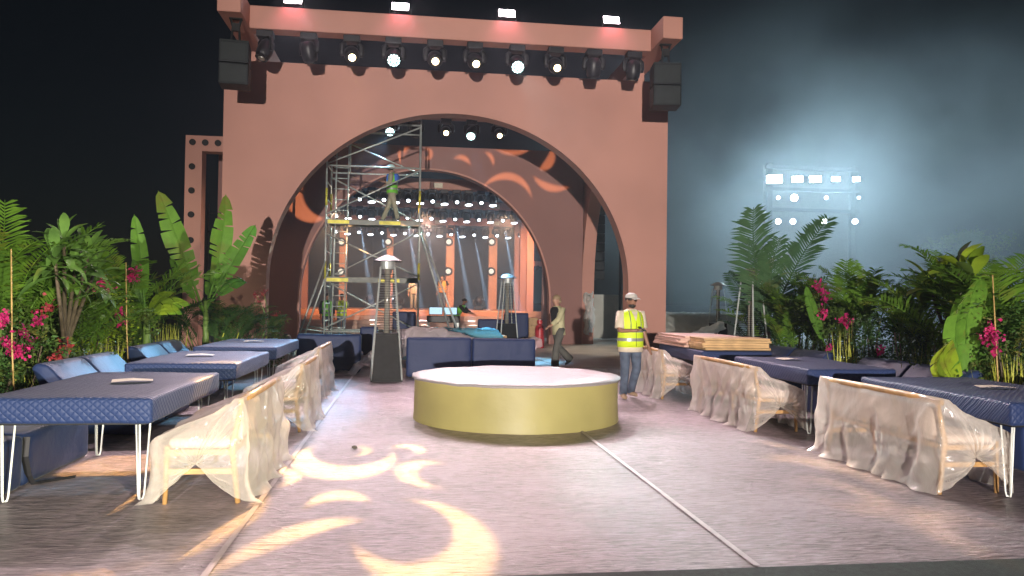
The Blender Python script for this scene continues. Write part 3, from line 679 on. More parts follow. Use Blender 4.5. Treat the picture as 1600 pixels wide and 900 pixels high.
# ---- wooden benches and their clear plastic covers
BENCH_MESH = {}
def bench(x, y0, y1, side, label, clabel, seed, lean=0, hgt=.76, seatd=.5):
    """side=+1: backrest on the -x side (right row), seat towards +x; length runs along y"""
    L = y1-y0; t = thing('wooden_bench', label, 'bench', (x, y0, .012), 0, 'wooden benches by the tables')
    s = side; sd = seatd
    for yy in (.04, L-.04):
        MB().tube([(-s*.02, yy, 0), (s*.03, yy, .42), (-s*.04, yy, hgt)], [.02, .024, .018], 8).build('back_leg', 'wood', t, smooth=True)
        MB().tube([(s*sd, yy, 0), (s*(sd-.01), yy, .43)], [.018, .024], 8).build('front_leg', 'wood', t, smooth=True)
        MB().box(min(s*.02, s*sd), max(s*.02, s*sd), yy-.015, yy+.015, .22, .26).build('stretcher', 'wood', t)
    MB().tube([(-s*.04, -.02, hgt), (-s*.055, L*.25, hgt+.012), (-s*.06, L*.5, hgt+.016), (-s*.055, L*.75, hgt+.012), (-s*.04, L+.02, hgt)], [(.022, .03)]*5, 8).build('top_rail', 'wood', t, smooth=True)
    a_, b_ = sorted((s*.02, s*sd))
    MB().box(a_, b_, .03, L-.03, .36, .4).build('seat_frame', 'wood', t)
    MB().rbox(a_+.01, b_-.01, .05, L-.05, .402, .48, .03, 2).build('cushion', 'cushion', t, smooth=True)
    MB().rbox(min(-s*.035, s*.045), max(-s*.035, s*.045), .1, L-.1, .46, .7, .03, 2).build('back_cushion', 'cushion', t, smooth=True)
    for yy in (L*.35, L*.65): MB().tube([(s*.02, yy, .4), (-s*.045, yy, hgt)], .014, 6).build('spindle', 'wood', t)
    # cover: a sheet hung over the bench, pinched at the ends
    rr = random.Random(seed); nu, nc, nb = 72, 18, 70
    prof = [(-.10, .015), (-.085, .2), (-.075, .45), (-.07, hgt-.05), (-.06, hgt+.035), (.0, hgt+.025), (.12, hgt-.1), (.3, .6), (sd+.02, .5), (sd+.05, .46), (sd+.05, .25), (sd+.07, .015)]
    cum = [0]
    for a, b in zip(prof, prof[1:]): cum.append(cum[-1]+math.hypot(b[0]-a[0], b[1]-a[1]))
    def at(u):
        d = u*cum[-1]
        for i in range(len(prof)-1):
            if d <= cum[i+1]+1e-9:
                f = (d-cum[i])/(cum[i+1]-cum[i]); return prof[i][0]*(1-f)+prof[i+1][0]*f, prof[i][1]*(1-f)+prof[i+1][1]*f
    def ridge(x, y, z_): return (1-abs(mnoise.noise(Vector((x, y, z_)))))**4
    m = MB(); vs = []; fs = []; ph = rr.random()*9; nv = nb+2*nc
    knot = (sd*.55, .27+.06*rr.random())   # where the end of the bag is gathered
    for j in range(nv+1):
        if j < nc: yy, sh, e = -.05, j/nc, -1
        elif j > nc+nb: yy, sh, e = L+.05, (nv-j)/nc, 1
        else: yy, sh, e = -.05+(L+.1)*(j-nc)/nb, 1, 0
        for i in range(nu+1):
            a, z = at(i/nu)
            if e:
                k = sh; a2 = knot[0]+(a-knot[0])*k; z2 = knot[1]+(z-knot[1])*k; an = math.atan2(z-knot[1], a-knot[0])
                pl = ridge(an*5.5, seed, 0)*.055*math.sin(math.pi*min(1, sh*1.05))+.02*mnoise.noise(Vector((an*9, sh*3, seed)))
                bulge = .05*math.sin(math.pi*sh)-.10*(1-sh)**3
                vs.append((s*a2, yy+e*(pl+bulge*.5), max(.006, z2+.015*mnoise.noise(Vector((an*8, sh*6, seed))))))
                continue
            low = max(0, hgt-z)
            f1 = math.sin(yy*15+4.5*mnoise.noise(Vector((yy*2.1, z*1.7, seed)))+ph); f2 = mnoise.noise(Vector((yy*5, z*3.2, seed+5)))
            dg = ridge(yy*2.6+z*2.2, z*.8, seed)+ridge(yy*2.3-z*2.6, z*.6, seed+4); f3 = mnoise.noise(Vector((yy*15+a*9, z*11, seed+7)))
            nx_ = -1 if i < nu*.42 else 1
            off = (f1*.02+f2*.05)*min(1, low*2)+dg*.026*min(1, low*4+.15)+f3*.004
            dz = (f3*.008+.012*dg) if z < hgt-.02 else f3*.005
            if z < .03: dz = 0; off += .06*abs(f2)+.05*max(0, f1)
            vs.append((s*(a+nx_*off), yy+.04*low*f2, max(.006, z+dz)))
    for j in range(nv):
        for i in range(nu): a = j*(nu+1)+i; fs.append((a, a+1, a+nu+2, a+nu+1))
    m.add(vs, fs); o = m.build('plastic_cover', 'clear_plastic', None, smooth=True, loc=(x, y0, .012)); tag(o, clabel, 'plastic cover', 'clear covers over the benches')
bench(-1.27, 5.95, 7.55, -1, 'wooden bench with round legs, under loose plastic beside the warm-lit table', 'loose clear plastic tied over the bench beside the warm-lit table', 3)
bench(-1.25, 9.05, 10.35, -1, 'narrow wooden bench wrapped in plastic beside the plain-topped navy table', 'clear plastic over the narrow bench beside the plain-topped navy table', 13)
bench(-1.4, 11.95, 13.7, -1, 'wooden bench in milky plastic beside the bright blue-lit table', 'milky clear plastic over the bench beside the bright blue-lit table', 23)
bench(4.36, 5.78, 7.55, 1, 'longest wooden bench wrapped in gathered plastic beside the napkin table', 'gathered amber-lit clear plastic over the longest bench', 33)
bench(4.18, 8.78, 10.7, 1, 'wooden bench under plastic with star-shaped gathers beside the ribbed table', 'clear plastic with star-shaped gather over the bench by the ribbed table', 43)
bench(4.05, 11.85, 13.5, 1, 'wooden bench under plastic beside the vested man and stacked boards', 'clear plastic over the bench beside the vested man', 53)

# ---- low navy sofas along the planting
def lounge_sofa(cx, y0, y1, side, label, seed, strap=False):
    L = y1-y0; t = thing('lounge_sofa', label, 'sofa', (cx, y0, .012), 0, 'navy sofas along the planting')
    s = side
    for k in range(2):
        a, b = k*L/2+.005, (k+1)*L/2-.005
        ms = bumpy_box(min(0, -s*1.0), max(0, -s*1.0), a, b, 0, .42, .05, .014, seed+k); ms.build('seat', 'navy', t, smooth=True)
        # sloping back cushion
        pr_ = [(.62, .43), (.98, .43), (1.12, .74), (1.06, .79), (.95, .77)]
        bm = bmesh.new(); ra = [bm.verts.new((-s*p[0], a+.01, p[1])) for p in pr_]; rb = [bm.verts.new((-s*p[0], b-.01, p[1])) for p in pr_]
        n_ = len(pr_); bm.faces.new(ra); bm.faces.new(rb[::-1])
        for i in range(n_): bm.faces.new((ra[i], rb[i], rb[(i+1) % n_], ra[(i+1) % n_]))
        bmesh.ops.recalc_face_normals(bm, faces=bm.faces); bmesh.ops.bevel(bm, geom=list(bm.edges), offset=.035, segments=3, affect='EDGES', profile=.5)
        MB().frombm(bm).build('back_cushion', 'navy', t, smooth=True)
    if strap:
        MB().tube([(.012, L*.5, .4), (.016, L*.5-.03, .25), (.012, L*.5+.04, .08), (.03, L*.5+.1, .004), (.25, L*.5+.32, .004)], [(.004, .03)]*5, 6).build('strap', 'strap', t)
lounge_sofa(-3.02, 5.35, 7.85, 1, 'navy sofa with a black strap trailing to the floor, under the warm-lit table', 2, True)
lounge_sofa(-2.95, 8.95, 11.0, 1, 'grey-blue lit navy sofa beside the plain-topped table', 12)
lounge_sofa(-3.05, 12.0, 14.2, 1, 'bright blue-lit sofa beside the bright blue-lit table', 22)
lounge_sofa(5.72, 5.4, 7.6, -1, 'dark navy sofa behind the napkin table', 32)
lounge_sofa(5.68, 8.3, 10.6, -1, 'navy sofa with creased back behind the ribbed table', 42)
lounge_sofa(5.68, 11.5, 13.7, -1, 'blue-lit creased sofa behind the table of stacked boards', 52)

# ---- navy sofas with their backs to the dance floor
def back_sofa(x0, x1, y, label, h=.8, d=.85, rz=0):
    t = thing('sofa', label, 'sofa', ((x0+x1)/2, y, .012), rz, 'navy sofas in front of the arch'); w_ = (x1-x0)/2
    bumpy_box(-w_, w_, 0, .22, .02, h, .05, .008, x0).build('backrest', 'navy', t, smooth=True)
    bumpy_box(-w_, w_, .21, d, .02, .42, .05, .008, x1).build('seat', 'navy', t, smooth=True)
    for s_x in (-1, 1):
        for yy in (.06, d-.06): MB().box(s_x*(w_-.08)-.03, s_x*(w_-.08)+.03, yy-.03, yy+.03, 0, .03).build('foot', 'black_metal', t)
a_, b_, c2 = gz(634, 592, 0), gz(737, 592, 0), gz(837, 590, 0)
back_sofa(a_.x, b_.x-.01, 15.15, 'navy sofa back nearest the patio heater, behind the podium'); back_sofa(b_.x+.01, c2.x-.03, 15.3, 'navy sofa back at the end towards the walking woman', .78)
a_, b_ = gy(463, 550, 16.2), gy(564, 550, 16.2); back_sofa(a_.x, b_.x, 16.2, 'navy sofa back between the milky bench cover and the plastic heap', .8)
a_, b_ = gy(562, 520, 18.6), gy(590, 520, 18.6); back_sofa(a_.x, b_.x, 18.6, 'navy armchair behind the patio heater with the black base', .88)
a_, b_ = gy(613, 500, 24.6), gy(650, 500, 24.6); back_sofa(a_.x, b_.x, 24.6, 'dark blue tall chair back beyond the scaffold', 1.15)
a_, b_ = gy(747, 510, 24.4), gy(788, 510, 24.4); back_sofa(a_.x, b_.x, 24.4, 'dark lower seat back beside the far patio heater', .95)
a_, b_ = gy(788, 510, 24.8), gy(826, 510, 24.8); back_sofa(a_.x, b_.x, 24.8, 'tall navy seat back beside the cardboard boxes', 1.15)

# ---- plastic sheets
def heap(name, label, mat_, pts, nx, ny, seed, amp=.05, group=None, cat='plastic sheet'):
    """pts(u,v)->Vector; rumpled sheet"""
    m = MB(); vs = []; fs = []
    for j in range(ny+1):
        for i in range(nx+1):
            p = pts(i/nx, j/ny); q = Vector((p.x*5, p.y*5, p.z*5+seed))
            p = p+Vector((mnoise.noise(q), mnoise.noise(q+Vector((7, 0, 0))), mnoise.noise(q+Vector((0, 7, 0)))+.8*mnoise.noise(q*2.3)))*amp
            vs.append((p.x, p.y, max(p.z, .03)))
    for j in range(ny):
        for i in range(nx): a = j*(nx+1)+i; fs.append((a, a+1, a+nx+2, a+nx+1))
    return tag(m.add(vs, fs).build(name, mat_, None, smooth=True), label, cat, group)
def bil(a, b, c, d):
    a, b, c, d = map(Vector, (a, b, c, d)); return lambda u, v: (a*(1-u)+b*u)*(1-v)+(d*(1-u)+c*u)*v
h0 = gz(525, 586, 0); h1 = gz(600, 588, 0)
heap('plastic_sheet', 'pinkish clear plastic heaped against the sofa beside the patio heater', 'sheet_pink', lambda u, v: Vector((h0.x+(1.75)*u, 15.55+1.15*v, .03+.85*max(0, min(1, (u*1.7-.2)))**.9*(.45+.55*math.sin(min(1, v*1.4)*1.57)) )), 40, 30, 3, .09)
heap('plastic_sheet', 'pink plastic bunched over the seat of the sofas behind the podium', 'sheet_pink', lambda u, v: Vector((-.2+2.9*u, 15.42+.75*v, .55+.38*math.sin(min(1, v*1.3)*2.2)*(1-.5*u)+.1*math.sin(u*7))), 50, 20, 8, .07)
heap('blue_sheet', 'light blue plastic sheet draped over a long low table behind the sofas', 'sheet_blue', lambda u, v: Vector((-.35+3.2*u, 19.4+1.4*v, .06+.74*min(1, 6*v*(1-v)*2)*min(1, 5*u+.3, 5*(1-u)+.05))), 60, 30, 5, .04)
t = thing('long_table', 'low table hidden under the light blue plastic sheet', 'table', (1.2, 20.1, .012))
MB().box(-1.3, 1.3, -.45, .45, .58, .64).build('tabletop', 'wood', t)
for sx in (-1.2, 1.2):
    for sy in (-.4, .4): MB().box(sx-.03, sx+.03, sy-.03, sy+.03, 0, .58).build('leg', 'wood', t)
# plastic hung on the side wall
def hung(u, v):
    p = gy(909+14*u, 456+64*v, 28.0); return Vector((p.x, 28.0-.5+.1*math.sin(u*9+v*2), max(.03, p.z)))
heap('hanging_sheet', 'clear plastic hanging beside the side wall arch', 'sheet_hazy', hung, 10, 24, 6, .09)
# ---- boards stacked on the table
for i in range(5):
    p = bumpy_box(-.55, .55, -.33, .33, 0, .034, .004, .002, i).build('wooden_board', 'boards', None, loc=(5.2+.04*rnd.uniform(-1, 1), 11.98+.03*rnd.uniform(-1, 1), .815+.038*i), rot=(0, 0, R(rnd.uniform(-2, 2))))
    tag(p, ['bottom', 'second', 'middle', 'fourth', 'top'][i]+' bare wooden board of the plain stack on the navy table', 'board', 'boards stacked on the navy table')
for i in range(5):
    p = bumpy_box(-.5, .5, -.7, .7, 0, .034, .004, .002, i+9).build('pink_board', 'board_face', None, loc=(5.05+.04*rnd.uniform(-1, 1), 13.1+.04*rnd.uniform(-1, 1), .815+.038*i), rot=(0, 0, R(rnd.uniform(-4, 4))))
    tag(p, ['bottom', 'second', 'middle', 'fourth', 'top'][i]+' board of the pink-faced stack on the navy table', 'board', 'boards stacked on the navy table')

# ---- patio heaters
def heater(loc, label, h=2.3, s=1.0, rz=0):
    t = thing('patio_heater', label, 'patio heater', loc, rz, 'pyramid patio heaters'); t.scale = (s, s, s)
    def sq(r, z): return [(-r, -r, z), (r, -r, z), (r, r, z), (-r, r, z)]
    MB().loft([sq(.265, .05), sq(.2, .86)]).build('base_cabinet', 'black_metal', t)
    MB().loft([sq(.29, 0), sq(.29, .05)]).build('base_plate', 'black_metal', t)
    MB().loft([sq(.215, .862), sq(.215, .9)]).build('collar', 'black_metal', t)
    for sx in (-1, 1):
        for sy in (-1, 1): MB().tube([(sx*.285, sy*.285, .03), (sx*.13, sy*.13, h-.2)], .016, 6).build('leg', 'steel', t)
    MB().lathe([(.055, .9), (.055, h-.22)], 14).build('glass_tube', 'glass_tube', t, smooth=True)
    for k in range(4):
        g = MB(); a = k*math.pi/2; ca, sa = math.cos(a), math.sin(a)
        def ro(x, y): return (x*ca-y*sa, x*sa+y*ca)
        for i in range(24):
            z = .95+i*(h-1.25)/24; r_ = .285-(z-.03)/(h-.23)*.155-.01
            g.add([(*ro(-r_, -r_), z), (*ro(r_, -r_), z), (*ro(r_, -r_), z+.006), (*ro(-r_, -r_), z+.006)], [(0, 1, 2, 3)])
        tag(g.build('wire_guard', 'black_metal', t), kind='stuff')
    MB().lathe([(.13, h-.24), (.14, h-.1), (.1, h-.08)], 16).build('burner', 'steel', t)
    MB().lathe([(.02, h-.04), (.26, h-.1), (.272, h-.085), (.12, h), (.02, h+.03)], 28).build('reflector_cap', 'cap_steel', t, smooth=True, auto=30)
heater((-.42, 14.75, .012), 'pyramid patio heater with black base standing beside the heaped plastic', 2.35, 1, R(4))
p = gy(792, 500, 21.9); heater((p.x, 21.9, .002), 'patio heater with pale cap under the front arch behind the sofas', 2.3, 1.0, R(10))
p = gy(1122, 480, 24.5); heater((p.x, 24.5, .002), 'hazy patio heater beside the plastic covered counter', 2.25, 1.0, R(20))
p = gy(1173, 480, 14.2); heater((p.x, 14.2, .03), 'patio heater rising out of the palms beside the stacked boards', 2.2, 1.0, R(30))

# ---- small props
t = thing('gas_bottle', 'red gas bottle standing on the floor behind the sofas', 'gas bottle', (*gz(843, 544, 0)[:2], .004))
MB().lathe([(.13, 0), (.15, .02), (.155, .08), (.155, .62), (.13, .74), (.06, .79), (.04, .84)], 20).build('cylinder', 'red_paint', t, smooth=True, auto=40)
MB().lathe([(.085, .8), (.09, .8), (.09, .93), (.085, .93)], 16).build('collar', 'red_paint', t); MB().lathe([(.025, .84), (.025, .92), (.05, .92), (.05, .95), (.01, .95)], 10).build('valve', 'steel', t)
for i, (dx, z, s) in enumerate(((0, 0, .45), (.03, .452, .4), (-.02, .854, .3))):
    p = gy(833, 520, 26); o = MB().rbox(-s/2, s/2, -.2, .2, 0, s*.85, .008, 1).build('cardboard_box', 'carton', None, loc=(p.x+dx, 26, .004+[0, .384, .726][i])); tag(o, ['cardboard box at the foot of the stack beside the tall navy seat', 'middle cardboard box of the stack beside the tall navy seat', 'small top cardboard box of the stack beside the tall navy seat'][i], 'box')
# mixing desk
t = thing('mixing_desk', 'control desk on a trolley with two lit screens before the stage', 'control desk', (gy(697, 500, 27).x, 29.3, .002))
MB().rbox(-.62, .62, -.3, .35, .7, .95, .02, 1).build('console', 'black_plastic', t); MB().box(-.55, .55, -.25, .3, .35, .4).build('shelf', 'black_metal', t)
for sx in (-.55, .55):
    for sy in (-.25, .3): MB().box(sx-.025, sx+.025, sy-.025, sy+.025, 0, .7).build('leg', 'steel', t)
for k in range(2):
    s_ = MB().rbox(-.26, .26, -.02, .02, 0, .3, .008, 1).build('screen', 'black_plastic', t, loc=(-.28+k*.56, .15, .98), rot=(R(-8), 0, 0)); MB().box(-.24, .24, -.024, -.021, .02, .28).build('display', 'monitor_glow', s_)
# bar counter under plastic, in the haze
p = gy(1090, 490, 28)
t = thing('bar_counter', 'white topped counter under plastic sheet in the haze', 'counter', (p.x, 28, .002))
MB().box(-1.6, 1.6, -.4, .4, 0, 1.12).build('body', 'concrete', t); MB().rbox(-1.75, 1.75, -.5, .5, 1.12, 1.2, .02, 1).build('top', 'white_paint', t)
heap('plastic_sheet', 'hazy clear plastic sheet hanging over the counter front', 'sheet_hazy', lambda u, v: Vector((p.x-1.7+3.4*u, 27.4-.5*v**2, 1.22-1.15*v)), 40, 20, 4, .06)
p2 = gy(1082, 520, 21)
heap('plastic_sheet', 'pale folded plastic sheet behind the stacked boards', 'sheet_hazy', lambda u, v: Vector((p2.x-.7+1.5*u, 20.5+.8*v, .25+.6*u*(1-.2*v)+.25*math.sin(v*3.1))), 30, 20, 9, .06)
t = thing('low_cabinet', 'low pale crate under the folded plastic sheet', 'crate', (p2.x+.05, 20.9, .002)); MB().box(-.5, .6, -.35, .35, 0, .5).build('body', 'concrete', t); MB().box(-.52, .62, -.37, .37, .5, .54).build('lid', 'white_paint', t)
# pebble on the floor
p = gz(554, 704, 0)
bm = bmesh.new(); bmesh.ops.create_icosphere(bm, subdivisions=2, radius=.03)
for v in bm.verts: v.co *= 1+.25*mnoise.noise(v.co*40); v.co.z *= .6
o = MB().frombm(bm).build('lump_of_dirt', 'soil', None, smooth=True, loc=(p.x, p.y, .035)); tag(o, 'small dark lump lying inside the biggest light crescent', 'debris')
# uplight at the plants by the arch
p = gz(447, 527, 0)
t = thing('uplight', 'small dark round-topped uplight at the foot of the arch', 'uplight', (p.x*.8, p.y*.8, .004)); MB().lathe([(.16, 0), (.18, .05), (.18, .25), (.12, .38), (.03, .42)], 16).build('housing', 'black_plastic', t, smooth=True); MB().lathe([(.2, 0), (.22, .01), (.2, .03)], 16).build('base', 'black_metal', t)

# ================================================================ SCAFFOLD
def scaffold():
    t = thing('scaffold_tower', 'tall steel access scaffold with yellow taped planks under the arch', 'scaffold', (0, 0, .004))
    xa, xb, ya, yb = -2.4, .25, 22.4, 23.7; top = 6.85
    def bar(name, a, b, r=.026, m_='steel'): return MB().tube([a, b], r, 8).build(name, m_, t, smooth=True)
    for x in (xa, xb):
        tp = top if x == xb else 5.6
        for y in (ya, yb):
            bar('upright', (x, y, .05), (x, y, tp)); bar('base_foot', (x, y, 0), (x, y, .05), .06)
            for z in (2.1, 4.2):
                if z < tp: bar('yellow_sleeve', (x, y, z), (x, y, z+.5), .031, 'steel_yellow')
        z = .4
        while z < tp:
            bar('rung', (x, ya, z), (x, yb, z), .02); z += .5
    for y in (ya, yb):
        for z in (.6, 2.1, 3.75, 5.35): bar('ledger', (xa, y, z), (xb, y, z))
    for a, b in (((xa, ya, .7), (xb, ya, 2.0)), ((xa, yb, 2.2), (xb, yb, 3.6)), ((xb, ya, 2.2), (xa, ya, 3.4)), ((xa, ya, 3.95), (xb, ya, 5.3)), ((xb, yb, 3.9), (xa, yb, 5.2)), ((xa, ya, 5.4), (xb, ya, 6.55)), ((xb, yb, 5.4), (xa+.4, yb, 6.3)), ((xb, yb, .6), (xa, yb, 2.0))):
        bar('brace', a, b, .022)
    bar('ledger', (xa+.55, ya, 6.6), (xb, ya, 6.6)); bar('ledger', (xa+.55, yb, 6.6), (xb, yb, 6.6)); bar('upright', (xa+.55, yb, 5.35), (xa+.55, yb, 6.7))
    for z in (3.8, 2.14):
        for k in range(3 if z > 3 else 1):
            y = ya+.08+k*.42; MB().rbox(xa-.05, xb+.05, y, y+.38, z-.03, z+.03, .006, 1).build('plank', 'plank_metal', t)
    for z in (3.76, 2.1):
        MB().box(xa+.05, xa+.65, ya-.034, ya-.028, z-.07, z+.03).build('yellow_tape', 'steel_yellow', t); MB().box(-.9, -.3, ya-.034, ya-.028, z-.07, z+.03).build('yellow_tape', 'steel_yellow', t)
        MB().box(xa, xb, ya-.027, ya-.001, z-.09, z+.05).build('toe_board', 'plank_metal', t)
    # inclined ladder
    for dx in (0, .36):
        bar('ladder_rail', (xa+.1+dx, yb-.25, .05), (xa+.18+dx, yb-.25, 6.3), .024)
    for i in range(19): bar('ladder_rung', (xa+.1, yb-.25, .35+i*.32), (xa+.5, yb-.25, .35+i*.32), .014)
    # outriggers
    for (x, y, ox, oy) in ((xa, ya, -.75, -.75), (xb, ya, 1.35, -.7), (xa, yb, -.9, .6), (xb, yb, 1.2, .7)):
        zt = 2.6 if x == xa else 3.7
        bar('outrigger', (x, y, zt), (x+ox, y+oy, .06), .028); bar('outrigger_strut', (x, y, .6), (x+ox*.8, y+oy*.8, .7), .018); bar('outrigger_foot', (x+ox, y+oy, 0), (x+ox, y+oy, .06), .06)
scaffold()

# ================================================================ PEOPLE
def skin_body(parent, verts, edges, radii, material, root=0, sub=1):
    me = bpy.data.meshes.new('body'); me.from_pydata(verts, edges, []); o = bpy.data.objects.new('tmp_body', me); C.objects.link(o)
    md = o.modifiers.new('skin', 'SKIN'); md.use_smooth_shade = True; md.branch_smoothing = .3
    for i, r_ in enumerate(radii):
        me.skin_vertices[0].data[i].radius = r_ if isinstance(r_, tuple) else (r_, r_)
    for i in range(len(verts)): me.skin_vertices[0].data[i].use_root = (i == root)
    ss = o.modifiers.new('sub', 'SUBSURF'); ss.levels = ss.render_levels = sub
    dg = bpy.context.evaluated_depsgraph_get(); res = bpy.data.meshes.new_from_object(o.evaluated_get(dg))
    bpy.data.objects.remove(o); res.materials.clear(); res.materials.append(MT[material])
    res.polygons.foreach_set('use_smooth', [True]*len(res.polygons))
    return link('body', res, parent)
def V(*a): return Vector(a)
def person(loc, rz, label, P, cl, name='person', group=None, k=1.0):
    """P: joints dict in local coords (facing +Y, right arm at +X). cl: clothing spec"""
    t = thing(name, label, 'person', loc, rz, group); t.scale = (k, k, k)
    J = dict(pelvis=V(0, 0, .95), waist=V(0, 0, 1.08), chest=V(0, 0, 1.28), neck=V(0, 0, 1.47), head=V(0, .015, 1.62),
             shR=V(.19, 0, 1.41), shL=V(-.19, 0, 1.41), elR=V(.25, -.02, 1.13), elL=V(-.25, -.02, 1.13), wrR=V(.26, .06, .88), wrL=V(-.26, .06, .88),
             hpR=V(.095, 0, .92), hpL=V(-.095, 0, .92), knR=V(.1, .02, .5), knL=V(-.1, .02, .5), anR=V(.1, -.02, .09), anL=V(-.1, -.02, .09), hand=None, look=0)
    J.update(P)
    vs = []; ed = []; ra = []
    def add(p, r_, par=None):
        vs.append(tuple(p)); ra.append(r_); i = len(vs)-1
        if par is not None: ed.append((par, i))
        return i
    pe = add(J['pelvis'], (.12, .1)); wa = add(J['waist'], (.11, .09), pe); ch = add(J['chest'], (.13, .1), wa); nk0 = add(J['neck'], .058, ch)
    hd = J['head']; la = J['look']; fw = V(math.sin(la), math.cos(la), 0)
    nk = add(J['neck']*.55+hd*.45, .05, nk0); jaw = add(hd+fw*.022-V(0, 0, .045), (.07, .077), nk); sk = add(hd+V(0, 0, .03), (.084, .098), jaw); tp = add(hd+V(0, 0, .09)-fw*.01, (.06, .07), sk)
    add(hd+fw*.1-V(0, 0, .012), .016, jaw)
    for s in 'RL':
        sh = add(J['sh'+s], .055, ch); el = add(J['el'+s], .043, sh); wr = add(J['wr'+s], .03, el)
        d = (J['wr'+s]-J['el'+s]).normalized(); hdir = J.get('hd'+s, d).normalized()
        pm = add(J['wr'+s]+hdir*.075, (.036, .02), wr)
        sgn = 1 if s == 'R' else -1
        side = hdir.cross(V(0, 0, 1)); side = side.normalized() if side.length > .2 else V(0, 1, 0)
        bend = J.get('bend'+s, V(0, 0, -1) if abs(hdir.z) < .7 else V(0, .6, 0))
        for q, ln in ((-1.4, .06), (-.5, .075), (.45, .072), (1.3, .058)):
            b0 = J['wr'+s]+hdir*.1+side*(q*.018); f1 = add(b0, .0095, pm); f2 = add(b0+hdir*ln*.55+bend*.012, .0088, f1); add(b0+hdir*ln*.85+bend*.038, .0078, f2)
        th0 = add(J['wr'+s]+hdir*.05+side*.045+bend*.008, .011, pm); add(J['wr'+s]+hdir*.095+side*.06+bend*.02, .009, th0)
        hp = add(J['hp'+s], .085, pe); kn = add(J['kn'+s], .055, hp); an = add(J['an'+s], .038, kn)
        fd = J.get('ft'+s, V(0, .16, -.05)); add(J['an'+s]+fd*.8, .03, an)
    skin_body(t, vs, ed, ra, cl['skin'])
    # ---- clothes: lofted shells following the joints
    lean = J['chest']-J['pelvis']
    def along(z):  # torso axis at height z between pelvis and neck
        keys = [J['pelvis']-lean.normalized()*.2, J['pelvis'], J['waist'], J['chest'], J['neck'], J['neck']+V(0, 0, .1)]
        for a, b in zip(keys, keys[1:]):
            if z <= b.z or b is keys[-1]:
                f = (z-a.z)/max(1e-6, b.z-a.z); q = a.lerp(b, f); return q.x, q.y
    def torso(name_, m_, spec, parent=t):
        return MB().rings([(*along(z), z, rx, ry) for z, rx, ry in spec], 20).build(name_, m_, parent, smooth=True)
    top = cl['top']; g = cl.get('girth', 1.0)
    hem = cl.get('hem', .84); dz = J['neck'].z-1.47
    base = [(hem, .195*g, .15*g), (hem+.1, .19*g, .148*g), (1.08, .182*g, .142*g), (1.25, .2*g, .148*g), (1.36, .215, .135), (1.42, .2, .112), (1.465, .12, .085), (1.49, .075, .07)]
    base = [(z if z < 1.0 and dz > -.2 else z+dz, a, b) for z, a, b in base]
    torso('shirt', top, base)
    sl = cl.get('sleeve', .6)
    for s in 'RL':
        a, b, c = J['sh'+s], J['el'+s], J['wr'+s]; ctr = V(*along(1.41+dz), 1.40+dz)
        p0 = a.lerp(ctr, .35); pts = [p0, a, a.lerp(b, .5)]; rr = [.055, .074, .075]
        if sl <= 1: pts.append(a.lerp(b, max(.55, sl))); rr.append(.08)
        else: pts += [b, b.lerp(c, sl-1)]; rr += [.068, .052]
        MB().tube(pts, rr, 12).build('sleeve', top, t, smooth=True)
    if cl.get('vest'):
        q = [(z, a+.012, b+.014) for z, a, b in base]
        vz = [(.86+min(0, dz), .205*g, .168*g), (1.0+dz*.6, .2*g, .166*g), (1.1+dz, .197*g, .162*g), (1.25+dz, .212*g, .166*g), (1.36+dz, .222, .15), (1.425+dz, .2, .125), (1.462+dz, .13, .098)]
        v_ = torso('vest', cl['vest'], vz)
        def band(z, hh):
            import bisect
            def rad(zz):
                for a, b in zip(vz, vz[1:]):
                    if zz <= b[0]: f = (zz-a[0])/(b[0]-a[0]); return a[1]*(1-f)+b[1]*f+.004, a[2]*(1-f)+b[2]*f+.004
                return vz[-1][1:]
            rs = [[], []]
            n_ = 28
            for i_, zz in enumerate((z-hh/2, z+hh/2)):
                rx, ry = rad(zz); cx, cy_ = along(zz); rs[i_] = [(cx+rx*math.cos(2*math.pi*k_/n_), cy_+ry*math.sin(2*math.pi*k_/n_), zz) for k_ in range(n_)]
            MB().loft(rs, cap=False).build('reflective_band', 'reflective', v_, smooth=True)
        band(.985+dz*.7, .05); band(1.13+dz, .05)
        for sx in (-1, 1):
            for fy in (1, -1):
                pts = []
                for zz in (1.155+dz, 1.24+dz, 1.32+dz, 1.38+dz, 1.43+dz, 1.455+dz):
                    for a, b in zip(vz, vz[1:]):
                        if a[0] <= zz <= b[0]+1e-6: f = (zz-a[0])/(b[0]-a[0]); rx, ry = a[1]*(1-f)+b[1]*f, a[2]*(1-f)+b[2]*f
                    x = .095; cx, cy_ = along(zz); y = ry*math.sqrt(max(.05, 1-(x/rx)**2))
                    pts.append((cx+sx*x, cy_+fy*(y+.004), zz))
                MB().tube(pts, [(.022, .003)]*len(pts) if True else 0, 6).build('shoulder_strip', 'reflective', v_)
        # zip line and open neck
        pts = [(along(zz)[0], along(zz)[1]+ry_+.003, zz) for zz, ry_ in ((.87+min(0, dz), .168*g), (1.0+dz*.6, .166*g), (1.1+dz, .162*g), (1.25+dz, .166*g), (1.3+dz, .16))]
        MB().tube(pts, [(.006, .003)]*len(pts), 6).build('zip', 'black_cloth', v_)
        zz = 1.3+dz; cx, cy_ = along(zz)
        MB().add([(cx, cy_+.172, 1.28+dz), (cx+.058, cy_+.118, 1.452+dz), (cx-.058, cy_+.118, 1.452+dz), (cx+.03, cy_+.158, 1.37+dz), (cx-.03, cy_+.158, 1.37+dz)], [(0, 3, 4), (4, 3, 1, 2)]).build('neck_opening', top, v_)
